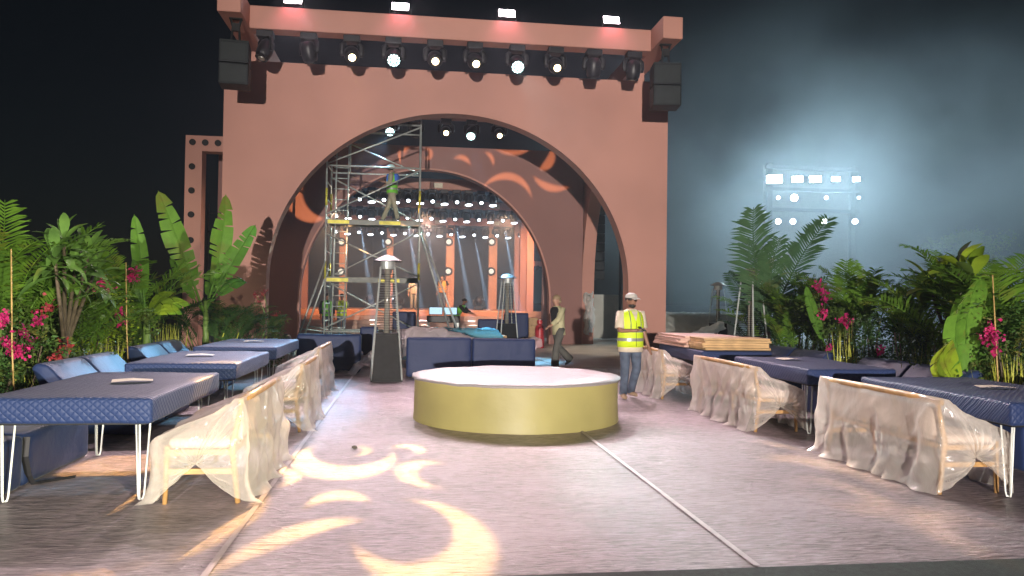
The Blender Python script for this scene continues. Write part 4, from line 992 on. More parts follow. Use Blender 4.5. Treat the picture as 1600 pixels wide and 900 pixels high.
    if cl.get('inner'):  # open shirt over a dark top: front panel
        for zz0, zz1 in ((1.0, 1.4),):
            rs = []
            for z, a, b in base:
                if zz0 <= z <= 1.45:
                    cx, cy_ = along(z); rs.append([(cx+x*a*.78, cy_+b*math.sqrt(1-(x*.78)**2)+.012, z) for x in (-1, -.5, 0, .5, 1)])
            MB().loft(rs, cap=False, closed=False).build('dark_top', cl['inner'], t, smooth=True)
    # trousers
    tr = MB(); pz = J['pelvis']
    tr.rings([(pz.x, pz.y, pz.z-.06, .175, .125), (pz.x, pz.y, pz.z, .178, .13), (*along(pz.z+.09), pz.z+.09, .165, .12)], 18)
    fl = cl.get('flare', 1)
    for s in 'RL':
        a, b, c = J['hp'+s], J['kn'+s], J['an'+s]
        tr.tube([a+V(0, 0, .05), a.lerp(b, .3), a.lerp(b, .7), b, b.lerp(c, .4), c.lerp(b, .02)+V(0, 0, -.02)], [.1, .1, .083, .074, .07*fl, .066*fl*fl], 14)
    tag(tr.build('trousers', cl['trousers'], t, smooth=True))
    for s in 'RL':
        a = J['an'+s]; f = J.get('ft'+s, V(0, .16, -.05)); up = V(0, 0, 1)
        MB().tube([a-f*.42+up*-.012, a-f*.2+up*-.02, a+f*.35+up*-.012, a+f*.85, a+f*1.12], [(.042, .038), (.052, .045), (.05, .04), (.047, .03), (.02, .015)], 12).build('shoe', cl['shoes'], t, smooth=True)
    # head dress and face
    H = thing('x', None, None) if False else None
    def ell(name_, m_, c, r3, zmin=None, n_=18, mm=10, front=None, parent=t):
        m = MB(); rings = []
        for i in range(mm+1):
            ph = -math.pi/2+math.pi*i/mm if zmin is None else math.asin(zmin)+(math.pi/2-math.asin(zmin))*i/mm
            rr = max(.02, math.cos(ph)); z = math.sin(ph)
            ring = []
            for k_ in range(n_):
                an = 2*math.pi*k_/n_; x, y = rr*math.cos(an)*r3[0], rr*math.sin(an)*r3[1]
                ring.append((c.x+x*math.cos(la)+y*math.sin(la), c.y-x*math.sin(la)+y*math.cos(la), c.z+z*r3[2]))
            rings.append(ring)
        return m.loft(rings).build(name_, m_, parent, smooth=True)
    rt = V(math.cos(la), -math.sin(la), 0)
    for s in (-1, 1):
        ell('ear', cl['skin'], hd+rt*(s*.086)-fw*.005-V(0, 0, .005), (.012, .022, .034), n_=8, mm=5)
        ell('eye', 'hair_black', hd+rt*(s*.032)+fw*.084+V(0, 0, .02), (.013, .006, .007), n_=8, mm=4)
    ell('mouth', cl.get('lip', 'red_paint') if False else 'skin_brown', hd+fw*.083-V(0, 0, .062), (.024, .008, .006), n_=8, mm=4)
    if cl.get('beard'): ell('beard', cl['hair'], hd+fw*.022-V(0, 0, .078), (.06, .062, .042))
    hr = cl.get('hat')
    ell('hair', cl['hair'], hd-fw*.014+V(0, 0, .04), (.092, .1, .088), -.35)
    if hr == 'cap':
        c_p = ell('cap', cl['hatmat'], hd+V(0, 0, .062)-fw*.004, (.1, .11, .078), -.15)
        m = MB(); rows = []
        for j in range(4):
            rows.append([tuple(hd+V(0, 0, .062-.008*j-.012*abs(u)**2)+fw*(.095+.028*j*(1-.35*u*u))+rt*(u*.088*(1-.06*j))) for u in (-1, -.6, -.2, .2, .6, 1)])
        lo = [[(x, y, z-.006) for x, y, z in r_] for r_ in rows]
        rings = [r_+l_[::-1] for r_, l_ in zip(rows, lo)]
        m.loft(rings).build('brim', cl['hatmat'], c_p, smooth=True)
    elif hr == 'helmet':
        c_p = ell('helmet', cl['hatmat'], hd+V(0, 0, .05), (.118, .135, .1), -.1); MB().rings([(hd.x+fw.x*.02, hd.y+fw.y*.02, hd.z+.035, .13, .155), (hd.x+fw.x*.02, hd.y+fw.y*.02, hd.z+.045, .12, .14)], 18).build('rim', cl['hatmat'], c_p, smooth=True)
    elif hr == 'bun': ell('hair_bun', cl['hair'], hd-fw*.105-V(0, 0, .03), (.035, .04, .045))
    for ex in cl.get('extra', ()): ex(t, J, along)
    return t
# vested man in front of the benches (faces the viewpoint, looking to one side)
mp = gz(984, 624, 0)
def phone(t, J, along): MB().rbox(-.036, .036, -.005, .005, -.07, .07, .004, 1).build('phone', 'black_plastic', t, loc=J['wrR']+V(-.11, .06, .03), rot=(R(60), 0, R(30)))
person((mp.x, mp.y, .012), R(180+14), 'bearded man in yellow safety vest, cream shirt and cap holding a phone', dict(
    elL=V(-.265, -.03, 1.13), wrL=V(-.31, .05, .88), elR=V(.27, .1, 1.13), wrR=V(.09, .275, 1.14), hdR=V(-.95, .3, .15), bendR=V(-.2, .3, .6),
    knR=V(.115, .03, .5), anR=V(.13, .0, .085), knL=V(-.1, .04, .5), anL=V(-.1, -.16, .1), ftR=V(.05, .16, -.05), ftL=V(-.03, .15, -.05), look=R(-14), waist=V(0, 0, 1.08)),
    dict(skin='skin_brown', top='cream_cloth', vest='vest_yellow', trousers='denim', shoes='shoe_tan', hair='hair_black', beard=True, hat='cap', hatmat='cap_cloth', girth=1.12, hem=.78, sleeve=.85, extra=(phone,)), k=.965)
# woman walking (towards -X)
wp = gz(872, 578, 0)
person((wp.x, wp.y, .012), R(116), 'woman walking in an open pale shirt, black top and grey trousers', dict(
    pelvis=V(0, 0, .93), waist=V(0, .01, 1.06), chest=V(0, .03, 1.26), neck=V(0, .05, 1.45), head=V(0, .08, 1.6), shR=V(.165, .04, 1.39), shL=V(-.165, .02, 1.39),
    elR=V(.2, -.12, 1.14), wrR=V(.19, -.16, .92), elL=V(-.2, .16, 1.16), wrL=V(-.19, .36, 1.02), hdL=V(0, .8, -.3),
    hpR=V(.085, 0, .9), hpL=V(-.085, 0, .9), knL=V(-.09, .13, .5), anL=V(-.09, .16, .09), knR=V(.09, -.08, .5), anR=V(.09, -.42, .22), ftR=V(0, .13, -.11)),
    dict(skin='skin_light', top='shirt_yellowish', inner='black_cloth', trousers='grey_cloth', shoes='shoe_white', hair='hair_blond', hat='bun', girth=.92, hem=.8, sleeve=1.85, flare=1.2), k=.98)
# scaffold worker (profile, facing -X)
sp = gy(612, 345, 22.95)
def harness(t, J, along):
    for a, b in (((-.14, .08, .95), (.12, .12, 1.2)), ((.14, .08, .95), (-.12, .12, 1.2)), ((-.14, -.1, .95), (.12, -.13, 1.25)), ((.14, -.1, .95), (-.12, -.13, 1.25))):
        MB().tube([a, b], [(.014, .01)]*2, 6).build('harness_strap', 'vest_orange', t)
    for s in (-1, 1): MB().rbox(s*.09-.075, s*.09+.075, -.2, .16, 1.2, 1.44, .05, 2).build('blue_panel', 'blue_cloth', t, smooth=True)
person((sp.x, 22.95, 3.836), R(80), 'worker in pale helmet and green vest walking on the scaffold platform', dict(
    elR=V(.27, .1, 1.2), wrR=V(.2, .3, 1.25), elL=V(-.26, .02, 1.16), wrL=V(-.22, .2, 1.06), knR=V(.1, .12, .5), anR=V(.1, .3, .09), knL=V(-.1, -.1, .5), anL=V(-.1, -.2, .1), head=V(0, .05, 1.6)),
    dict(skin='skin_brown', top='khaki', vest='vest_green', trousers='khaki', shoes='grey_cloth', hair='hair_black', hat='helmet', hatmat='helmet', sleeve=1.6, extra=(harness,)), k=.98)
def far(px, Y, z, rz, lab, P, cl, k=1.0): q = gy(px, 480, Y); return person((q.x, Y, z), R(rz), lab, P, cl, k=k)
far(511, 30.5, .004, 200, 'worker in bright green vest standing behind the scaffold ladder', {}, dict(skin='skin_brown', top='black_cloth', vest='vest_green', trousers='denim', shoes='grey_cloth', hair='hair_black', sleeve=1.7))
far(534, 31.5, .004, 30, 'worker in yellow vest and pale jeans before the stage steps', dict(elR=V(.28, .05, 1.2), wrR=V(.1, .2, 1.3), wrL=V(-.15, .2, 1.2)), dict(skin='skin_brown', top='khaki', vest='vest_yellow', trousers='denim_light', shoes='grey_cloth', hair='hair_black', sleeve=1.7))
far(691, 38.5, 1.056, 165, 'stagehand in orange vest standing on the stage deck', dict(elL=V(-.3, 0, 1.15), wrL=V(-.3, .05, .9)), dict(skin='skin_light', top='black_cloth', vest='vest_orange', trousers='denim', shoes='black_cloth', hair='hair_black', sleeve=.7))
far(713, 30.0, .004, 250, 'technician in green vest leaning at the control desk', dict(chest=V(0, .16, 1.22), neck=V(0, .28, 1.36), head=V(0, .34, 1.5), shR=V(.19, .22, 1.31), shL=V(-.19, .22, 1.31), elR=V(.24, .4, 1.12), wrR=V(.18, .6, 1.05), elL=V(-.24, .4, 1.12), wrL=V(-.18, .6, 1.05), waist=V(0, .05, 1.07)), dict(skin='skin_brown', top='black_cloth', vest='vest_green', trousers='black_cloth', shoes='black_cloth', hair='hair_black', sleeve=1.6))
far(646, 37.5, 1.056, 180, 'person in orange-lit clothes standing near the front of the deck', {}, dict(skin='skin_light', top='cream_cloth', trousers='khaki', shoes='grey_cloth', hair='hair_black', sleeve=1.7), .9)

# ================================================================ PLANTS
def frond_mesh(L, droop, npair, wid, material, seed, up=1.0, thick=.011):
    r_ = random.Random(seed); m = MB(); pts = []
    n = 14
    for i in range(n+1):
        u = i/n; a = R(82)*up-droop*u**1.3
        if i == 0: pts.append(Vector((0, 0, 0)))
        else: pts.append(pts[-1]+Vector((math.cos(a), 0, math.sin(a)))*(L/n))
    m.tube(pts, [max(.0025, thick*(1-.8*i/n)) for i in range(n+1)], 5)
    for k in range(npair):
        u = .22+.77*k/npair; f = u*n; i = min(n-1, int(f)); p = pts[i].lerp(pts[i+1], f-i); tg = (pts[i+1]-pts[i]).normalized()
        ln = wid*(math.sin(math.pi*min(1, .12+.88*(u-.18)/.84))**.7)*r_.uniform(.85, 1.1)+.04
        for s in (-1, 1):
            sd = Vector((0, s, 0)); up_ = tg.cross(sd)*s
            if up_.z < 0: up_ = -up_
            d = (sd*.78+tg*.62+up_*r_.uniform(.05, .4)).normalized(); dr = Vector((0, 0, -r_.uniform(.25, .6)))
            w_ = .013+.009*r_.random(); nrm = tg*w_
            a0 = p; a1 = p+d*ln*.5+dr*ln*.12; a2 = p+d*ln*.95+dr*ln*.5
            m.add([a0-nrm*.5, a0+nrm*.5, a1+nrm, a1-nrm, a2], [(0, 1, 2, 3), (3, 2, 4)])
    return meshmat(m, material)
FR = [frond_mesh(1.3, R(66), 26, .30, 'leaf_palm', i, thick=.012) if i % 3 else frond_mesh(1.25, R(38), 26, .27, 'leaf_palm', i) for i in range(5)]
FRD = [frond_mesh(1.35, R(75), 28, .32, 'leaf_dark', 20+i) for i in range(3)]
FRB = [frond_mesh(1.6, R(38), 40, .34, 'leaf_bluish', 40+i, thick=.016) for i in range(3)]
def palm(x, y, h, n, label, fr, seed, group, stems=4, spread=1.0, s0=1.0):
    r_ = random.Random(seed); t = thing('areca_palm', label, 'palm', (x, y, .02), 0, group)
    tops = []; stems = int(stems*1.7)
    for k in range(stems):
        a = r_.random()*6.28; b0 = Vector((.12*math.cos(a), .12*math.sin(a), 0)); hh = h*r_.uniform(.22, .62); b1 = Vector((.3*spread*math.cos(a), .3*spread*math.sin(a), hh))
        MB().tube([b0, b0.lerp(b1, .5)+Vector((0, 0, .03)), b1], [.02, .016, .013], 6).build('stem', 'yellow_stem' if r_.random() < .5 else 'petiole', t, smooth=True); tops.append((b1, a))
    for k in range(int(n*1.2)):
        b1, a = tops[k % stems]; an = a+r_.uniform(-1.4, 1.4) if k >= stems else a
        sc_ = (h-b1.z)/1.12*r_.uniform(.68, 1.02)*s0
        tilt = r_.uniform(-.15, .3)
        link('frond', r_.choice(fr), t, loc=b1, rot=(r_.uniform(-.2, .2), tilt, an), scale=max(.35, sc_))
    return t
def banana_leaf(L, W, bend, seed, material='leaf_banana', torn=.35, pet=.5):
    r_ = random.Random(seed); m = MB(); n = 22; pts = [Vector((0, 0, 0))]; tot = L+pet
    for i in range(n):
        u = (i+1)/n; a = R(86)-bend*u**2.0; pts.append(pts[-1]+Vector((math.cos(a), 0, math.sin(a)))*(tot/n))
    m.tube(pts, [max(.004, .022*(1-.85*i/n)) for i in range(n+1)], 6)
    i0 = int(n*pet/tot)
    for s in (-1, 1):
        i = i0
        while i < n:
            k = min(n, i+r_.choice((1, 1, 2, 3)) if r_.random() < torn else i+5)
            dz = r_.uniform(-.5, .25)*(1 if torn > .2 else .2); wj = r_.uniform(.72, 1.05) if torn > .2 else 1
            rows = []
            for q in range(i, k+1):
                u = (q-i0)/(n-i0); ww = W*max(.03, math.sin(math.pi*min(1, .08+.92*u))**.6)*(1 if u < .95 else .4)
                tg = (pts[min(n, q+1)]-pts[max(0, q-1)]).normalized(); nr = tg.cross(Vector((0, 1, 0))); nr = nr if nr.z > 0 else -nr
                row = []
                for f in (0, .33, .67, 1):
                    row.append(pts[q]+Vector((0, s*ww*f*wj, 0))+nr*(ww*(.25*f+(dz-.18)*f*f))+tg*(.12*ww*f+(.018*f if q == i else -.018*f if q == k else 0)))
                rows.append(row)
            m.add([p for r2 in rows for p in r2], [(a*4+b, a*4+b+1, (a+1)*4+b+1, (a+1)*4+b) for a in range(len(rows)-1) for b in range(3)])
            i = k
    me = m.mesh('banana_leaf', True); me.materials.append(MT[material]); return me
BL = [banana_leaf(1.5, .26, R(50), 1), banana_leaf(1.4, .19, R(28), 2, torn=.9), banana_leaf(1.1, .24, R(85), 3), banana_leaf(1.3, .13, R(15), 4, torn=.15), banana_leaf(1.2, .27, R(65), 5, 'leaf_lime', .12, .3)]
def banana(x, y, th, leaves, label, seed, group=None):
    """leaves: (variant, azimuth deg, sideways lean deg (+ = towards +X), scale)"""
    t = thing('banana_plant', label, 'banana plant', (x, y, .02), 0, group)
    MB().tube([(0, 0, 0), (.02, 0, th*.5), (0, 0, th)], [.08, .065, .04], 10).build('trunk', 'petiole', t, smooth=True)
    for k, (vi, az, ln, s) in enumerate(leaves):
        mtx = Matrix.Rotation(R(ln), 3, 'Y') @ Matrix.Rotation(R(az), 3, 'Z')
        link('leaf', BL[vi], t, loc=(.03*math.sin(R(ln)), 0, th*.8+.05*(k % 4)), rot=mtx.to_euler(), scale=s)
    return t
def paddle(L, W, seed, material):
    m = MB(); n = 6; vs = []
    for i in range(n+1):
        u = i/n; w_ = W*math.sin(math.pi*min(.97, .05+.93*u))**.8*(.5+.6*u); x = L*u; z = .12*L*math.sin(u*2.2)-.15*L*u*u
        for f in (-1, 0, 1): vs.append((x, f*w_, z+abs(f)*w_*.3))
    m.add(vs, [(i*3+j, i*3+j+1, i*3+j+4, i*3+j+3) for i in range(n) for j in range(2)])
    me = m.mesh('paddle', True); me.materials.append(MT[material]); return me
PL = [paddle(.34, .06, 0, 'leaf_plumeria'), paddle(.28, .05, 1, 'leaf_plumeria')]; PLL = [paddle(.3, .085, 2, 'leaf_lime'), paddle(.26, .07, 1, 'leaf_bush')]
def plumeria(x, y, tips, label, seed, pl=PL, group=None, n=16, name='plumeria'):
    r_ = random.Random(seed); t = thing(name, label, 'shrub', (x, y, .02), 0, group)
    MB().tube([(0, 0, 0), (.03, .02, .5), (0, 0, .9)], [.045, .04, .03], 8).build('trunk', 'bark', t, smooth=True)
    for tip in tips:
        tv = Vector(tip); MB().tube([(0, 0, .85), tv*.55+Vector((0, 0, .4)), tv], [.028, .024, .018], 7).build('branch', 'bark', t, smooth=True)
        for k in range(n):
            az = k*2.4+r_.uniform(-.3, .3); el = R(65)-R(115)*k/n+r_.uniform(-.15, .15)
            link('leaf', r_.choice(pl), t, loc=tv-Vector((0, 0, .012*k)), rot=(r_.uniform(-.3, .3), -el, az), scale=r_.uniform(.9, 1.5))
    return t
def leafcloud(n, rx, ry, rz, size, seed, hole=.0):
    r_ = random.Random(seed); m = MB(); cl = [(r_.gauss(0, .5)*rx, r_.gauss(0, .5)*ry, r_.uniform(-1, 1)*rz, r_.uniform(.2, .42)) for _ in range(26)]
    for _ in range(n):
        c = r_.choice(cl); p = Vector((c[0]+r_.gauss(0, c[3])*rx*.8, c[1]+r_.gauss(0, c[3])*ry*.8, max(-rz, c[2]+r_.gauss(0, c[3])*rz*.8)))
        d = Vector((r_.gauss(0, 1), r_.gauss(0, 1), r_.gauss(0, .7)+.2)).normalized(); sd = d.cross(Vector((r_.random(), r_.random(), r_.random()))).normalized(); l = size*r_.uniform(.6, 1.4); nn = d.cross(sd)*l*.08
        m.add([p, p+d*l*.5+sd*l*.28+nn, p+d*l, p+d*l*.5-sd*l*.28+nn], [(0, 1, 2, 3)])
    return m
CLOUD = [leafcloud(1500, .5, .45, .55, .075, 60+i) for i in range(3)]
FLW = []
for i in range(3):
    r_ = random.Random(90+i); m = MB()
    for _ in range(42):
        c = Vector((r_.gauss(0, .036), r_.gauss(0, .036), r_.gauss(0, .05)))
        d = Vector((r_.gauss(0, 1), r_.gauss(0, 1), r_.gauss(0, 1))).normalized(); sd = d.orthogonal().normalized(); l = .05
        m.add([c, c+d*l*.6+sd*l*.4, c+d*l, c+d*l*.6-sd*l*.4], [(0, 1, 2, 3)])
    FLW.append(m)
CLM = {(i, k): meshmat(CLOUD[i], k) for i in range(3) for k in ('leaf_bush', 'leaf_dark', 'leaf_lime')}
FLM = {(i, k): meshmat(FLW[i], k) for i in range(3) for k in ('bract', 'bract_red')}
def bougainvillea(x, y, h, w_, label, seed, flowers, lm='leaf_bush', group=None, fm='bract', name='bougainvillea'):
    """flowers: list of world points (Vector) where a magenta spray shows"""
    r_ = random.Random(seed); t = thing(name, label, 'flowering shrub' if flowers else 'shrub', (x, y, .02), 0, group)
    for k in range(4):
        a = r_.random()*6.28; MB().tube([(0, 0, 0), (.15*math.cos(a), .15*math.sin(a), h*.4), (.32*w_*math.cos(a), .32*w_*math.sin(a), h*.85)], [.02, .014, .006], 6).build('stem', 'bark', t, smooth=True)
    n = max(1, round(h/.6))
    for k in range(n):
        o = link('foliage', CLM[r_.randrange(3), lm], t, loc=(r_.uniform(-.12, .12)*w_, r_.uniform(-.12, .12)*w_, h*(k+.5)/n), rot=(0, 0, r_.random()*6.28), scale=(w_, w_, h/n/1.0)); o['kind'] = 'stuff'
    for f in flowers:
        fo_ = link('flower_cluster', FLM[r_.randrange(3), fm], t, loc=f-Vector((x, y, .02)), rot=(r_.random(), r_.random(), r_.random()*6), scale=r_.uniform(.7, 1.1)); fo_['kind'] = 'stuff'
        MB().tube([Vector((0, 0, h*.6)), (f-Vector((x, y, .02)))*.6+Vector((0, 0, h*.3)), f-Vector((x, y, .02))], .006, 5).build('spray_stem', 'petiole', t)
    return t
def grass(x, y, h, n, label, seed, mt='yellow_stem', group=None):
    r_ = random.Random(seed); m = MB()
    for _ in range(n):
        a = r_.random()*6.28; b = Vector((r_.gauss(0, .1), r_.gauss(0, .1), 0)); tip = b+Vector((.18*math.cos(a), .18*math.sin(a), h*r_.uniform(.6, 1))); sd = Vector((-math.sin(a), math.cos(a), 0))*.009
        mid = b.lerp(tip, .55)+Vector((0, 0, .05)); m.add([b-sd, b+sd, mid+sd, mid-sd, tip], [(0, 1, 2, 3), (3, 2, 4)])
    t = thing('grass_clump', label, 'grass clump', (x, y, .02), 0, group); o = m.build('blades', mt, t); o['kind'] = 'stuff'; return t
def stake(px, pt, pb, Xp, label, group):
    # leaning bamboo stake; depth from the planting row (plane X = Xp)
    d = ray(px, pt); tt = Xp/d.x; a = Vector((0, 0, CAMH))+d*tt
    o = MB().tube([(.1, 0, 0), (.04, 0, a.z*.5), (0, .02, a.z)], [.009, .009, .007], 7).build('bamboo_stake', 'bamboo', None, smooth=True, loc=(a.x, a.y, .02)); tag(o, label, 'stake', group)
def xp(px, py, X):
    d = ray(px, py); return Vector((0, 0, CAMH))+d*(X/d.x)
LS, RS = 'in the planting on the banana plant side', 'in the planting on the stacked boards side'
LP = ['tallest feathery palm, rising behind the strapped sofa', 'feathery palm just below the tallest palm behind the strapped sofa', 'feathery palm between the tallest palm and the paddle-leaf shrub', 'upright feathery palm between the paddle-leaf shrub and the spear-leaf banana', 'low feathery palm at the foot of the spear-leaf banana', 'low feathery palm under the paddle-leaf shrub', 'dark palm between the spear-leaf banana and the narrow lamp frame', 'dark shaded palm behind the tallest palm', 'dark shaded palm behind the paddle-leaf shrub']
RP = ['dark palm around the patio heater among the plants', 'feathery palm beside the trunk of the tall date palm', 'feathery palm behind the thin folded-leaf banana plant', 'broad feathery palm between the folded-leaf banana and the dark shrubs', 'mid-height feathery palm behind the sofa of the ribbed table', 'feathery palm arching beside the lime-leaved shrub', 'tall feathery palm above the big smooth banana leaves', 'feathery palm past the magenta spray, furthest from the arch', 'short feathery palm at the foot of the lime-leaved shrub', 'dark palm behind the tall date palm', 'dark palm behind the tall feathery palm and the banana leaves', 'low feathery palm between the date palm and the folded-leaf banana']
LBG = ['bougainvillea with pink sprays below the tallest palm', 'bougainvillea with red sprays below the paddle-leaf shrub', 'dark-leaved bougainvillea with low pink sprays beside the strapped sofa', 'lime-leaved bougainvillea with pink sprays beside the paddle-leaf shrub', 'bougainvillea with trailing pink sprays near the spear-leaf banana', 'sparse bougainvillea with few pink sprays below the spear-leaf banana']
RBG = ['bougainvillea with tall pink sprays beside the folded-leaf banana', 'bougainvillea with small pink sprays next to the folded-leaf banana', 'low dark bougainvillea with one bright pink bloom behind the ribbed table', 'dense dark leafy shrub beside the lime-leaved shrub', 'bougainvillea with the biggest magenta spray beside the bamboo stake', 'dense dark leafy shrub past the magenta spray', 'low green leafy shrub under the big smooth banana leaves', 'dense dark leafy shrub at the foot of the date palm']
# ---- left planting: (px, top py, X plane)
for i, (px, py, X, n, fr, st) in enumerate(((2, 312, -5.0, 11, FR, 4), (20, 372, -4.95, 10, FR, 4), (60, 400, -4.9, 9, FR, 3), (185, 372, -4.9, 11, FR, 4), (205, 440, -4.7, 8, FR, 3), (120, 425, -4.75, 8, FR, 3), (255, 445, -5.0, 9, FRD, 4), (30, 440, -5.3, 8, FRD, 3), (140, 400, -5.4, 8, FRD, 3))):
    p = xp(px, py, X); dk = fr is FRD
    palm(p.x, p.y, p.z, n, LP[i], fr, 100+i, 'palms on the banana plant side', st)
for i, (px, py, Y) in enumerate(((325, 462, 16.5), (355, 455, 17.2), (390, 462, 17.0), (345, 475, 15.8))):
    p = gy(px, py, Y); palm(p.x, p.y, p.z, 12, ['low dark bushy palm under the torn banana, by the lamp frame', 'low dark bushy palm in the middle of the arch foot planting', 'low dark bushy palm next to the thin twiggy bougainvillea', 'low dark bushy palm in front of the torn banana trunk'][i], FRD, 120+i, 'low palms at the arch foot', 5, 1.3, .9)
p = gy(322, 440, 16.4); banana(p.x, p.y, 1.45, [(1, -80, -20, 1.4), (1, -100, 14, 1.32), (1, -70, 26, 1.1), (2, -60, 40, .8), (3, 90, -33, .8), (2, 80, 5, .8)], 'tall banana plant with torn leaves in front of the arch wall', 1)
p = xp(232, 330, -4.3); banana(p.x, p.y, 1.35, [(3, -90, -4, 1.0), (4, -40, 48, .58), (4, -30, 24, .45), (4, -50, 70, .45), (3, -70, -12, .6)], 'lime green broad-leaved banana plant with an upright spear leaf', 2)
p = xp(105, 395, -4.2); q = [xp(a, b, -4.2)-Vector((p.x, p.y, .02)) for a, b in ((100, 372), (140, 392), (85, 400), (118, 415), (150, 420))]
plumeria(p.x, p.y, [tuple(v) for v in q], 'shrub with rosettes of long paddle leaves above the bright palms', 3, n=22)
FLP = [(160, 440), (150, 450), (165, 455), (215, 425), (205, 432), (185, 490), (190, 500), (5, 495), (2, 502), (58, 500), (75, 482), (38, 520), (12, 537), (25, 548), (100, 545), (88, 560), (45, 540), (98, 540)]
for i, (px, py, X, wv, lm) in enumerate(((35, 478, -4.55, .8, 'leaf_bush'), (85, 470, -4.6, .75, 'leaf_bush'), (0, 490, -4.5, .8, 'leaf_dark'), (150, 465, -4.65, .7, 'leaf_lime'), (190, 470, -4.7, .7, 'leaf_bush'), (220, 480, -4.75, .6, 'leaf_bush'))):
    p = xp(px, py, X); fs = [xp(a, b, X+.38) for a, b in FLP if abs(a-px) < 26]
    bougainvillea(p.x, p.y, p.z, wv, LBG[i], 200+i, fs, lm, 'bougainvilleas on the banana plant side', 'bract' if i != 1 else 'bract_red')
p = gy(425, 490, 17.5); bougainvillea(p.x, p.y, p.z, .5, 'thin twiggy bougainvillea by the arch foot with dark red tips', 220, [gy(a, b, 17.3) for a, b in ((400, 460), (412, 458), (432, 492), (405, 470))], 'leaf_dark', None, 'bract_red')
for i, (px, py) in enumerate(((170, 525), (135, 545), (200, 545), (265, 500), (70, 560))):
    p = xp(px, py, -4.35); grass(p.x, p.y, p.z, 60, 'yellow-green upright stems behind the sofas '+LS, 300+i, group='yellow stems on the banana plant side')
for px, pt in ((16, 392), (196, 412)): stake(px, pt, 560, -4.15, 'thin bamboo stake '+LS, 'bamboo stakes on the banana plant side')
# ---- right planting
p = xp(1200, 335, 6.95); t = thing('date_palm', 'tall bluish date palm with stiff upright fronds beside the patio heater', 'palm', (p.x, p.y, .02))
MB().tube([(0, 0, 0), (.02, 0, .5), (0, 0, 1.0)], [.09, .08, .06], 10).build('trunk', 'bark', t, smooth=True)
for az, ln, s_ in ((-100, -15, 1.25), (-80, 11, 1.16), (-95, -4, .95), (-60, 24, .72), (100, 4, 1.0), (90, -22, .7)):
    link('frond', FRB[abs(az) % 3], t, loc=(0, 0, .85), rot=(Matrix.Rotation(R(ln), 3, 'Y') @ Matrix.Rotation(R(az), 3, 'Z')).to_euler(), scale=s_*(p.z-.85)/1.7)
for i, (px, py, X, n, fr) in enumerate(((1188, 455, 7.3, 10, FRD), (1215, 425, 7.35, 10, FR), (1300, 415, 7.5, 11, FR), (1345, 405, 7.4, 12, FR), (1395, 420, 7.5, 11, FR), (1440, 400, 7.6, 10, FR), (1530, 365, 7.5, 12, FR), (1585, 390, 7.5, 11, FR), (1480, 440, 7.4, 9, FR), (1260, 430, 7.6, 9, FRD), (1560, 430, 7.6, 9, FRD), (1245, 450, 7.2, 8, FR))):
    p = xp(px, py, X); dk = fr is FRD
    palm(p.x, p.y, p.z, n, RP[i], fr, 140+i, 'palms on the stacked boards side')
p = xp(1515, 420, 6.7); banana(p.x, p.y, .5, [(4, -90, -40, .75), (0, -80, -22, .72), (0, -100, -8, .78), (4, -70, -55, .6), (0, -90, 20, .6)], 'broad-leaved banana plant with big smooth leaves beside the flower spray', 5)
p = xp(1300, 415, 6.9); banana(p.x, p.y, .8, [(3, -90, -25, .75), (3, -80, 12, .7), (3, 60, 30, .65)], 'thin folded-leaf banana plant among the palms and pink blooms', 6)
p = xp(1490, 410, 7.2); q = [xp(a, b, 7.2)-Vector((p.x, p.y, .02)) for a, b in ((1470, 425), (1500, 415), (1520, 430), (1450, 440))]
plumeria(p.x, p.y, [tuple(v) for v in q], 'lime-leaved shrub with rounded leaves behind the banana leaves', 8, PLL, n=14, name='leafy_shrub')
FRP = [(1277, 447), (1285, 452), (1290, 465), (1288, 490), (1282, 487), (1318, 498), (1375, 548), (1295, 543), (1548, 520), (1556, 525), (1540, 528), (1548, 518), (1552, 545), (1515, 570), (1322, 503)]
for i, (px, py, X, wv, lm) in enumerate(((1285, 470, 7.0, .7, 'leaf_bush'), (1320, 480, 7.0, .7, 'leaf_bush'), (1375, 510, 6.95, .6, 'leaf_dark'), (1425, 500, 7.05, .7, 'leaf_dark'), (1545, 490, 6.95, .75, 'leaf_bush'), (1590, 480, 7.0, .8, 'leaf_dark'), (1480, 520, 6.9, .6, 'leaf_bush'), (1235, 500, 7.0, .6, 'leaf_dark'))):
    p = xp(px, py, X); fs = [xp(a, b, X-.36) for a, b in FRP if abs(a-px) < 21]
    bougainvillea(p.x, p.y, p.z, wv, RBG[i], 240+i, fs, lm, ('bougainvilleas' if fs else 'leafy shrubs')+' on the stacked boards side', name='bougainvillea' if fs else 'leafy_shrub')
for i, (px, py) in enumerate(((1450, 535), (1590, 545), (1515, 560), (1330, 510), (1570, 560), (1480, 560))):
    p = xp(px, py, 6.85); grass(p.x, p.y, p.z, 55, 'yellow-green upright stems behind the sofas '+RS, 320+i, group='yellow stems on the stacked boards side')
stake(1553, 432, 560, 6.6, 'thin bamboo stake '+RS, None)
# far pale tree in the haze
t = thing('far_tree', 'pale round-headed tree fading into the haze beyond the planting', 'tree', (gy(1510, 470, 40).x, 40, GND))
zt = gy(1510, 370, 40).z
MB().tube([(0, 0, 0), (.1, 0, 1.8), (0, 0, 3.0)], [.16, .12, .08], 8).build('trunk', 'bark', t, smooth=True)
for k in range(5):
    a = k*1.3; MB().tube([(0, 0, 2.4), (.6*math.cos(a), .6*math.sin(a), 3.4), (1.1*math.cos(a), 1.1*math.sin(a), zt*.85)], [.06, .04, .015], 6).build('limb', 'bark', t, smooth=True)
o = leafcloud(5000, 1.3, 1.3, .95, .13, 77).build('crown', 'leaf_bush', t, loc=(0, 0, zt-.7)); o['kind'] = 'stuff'

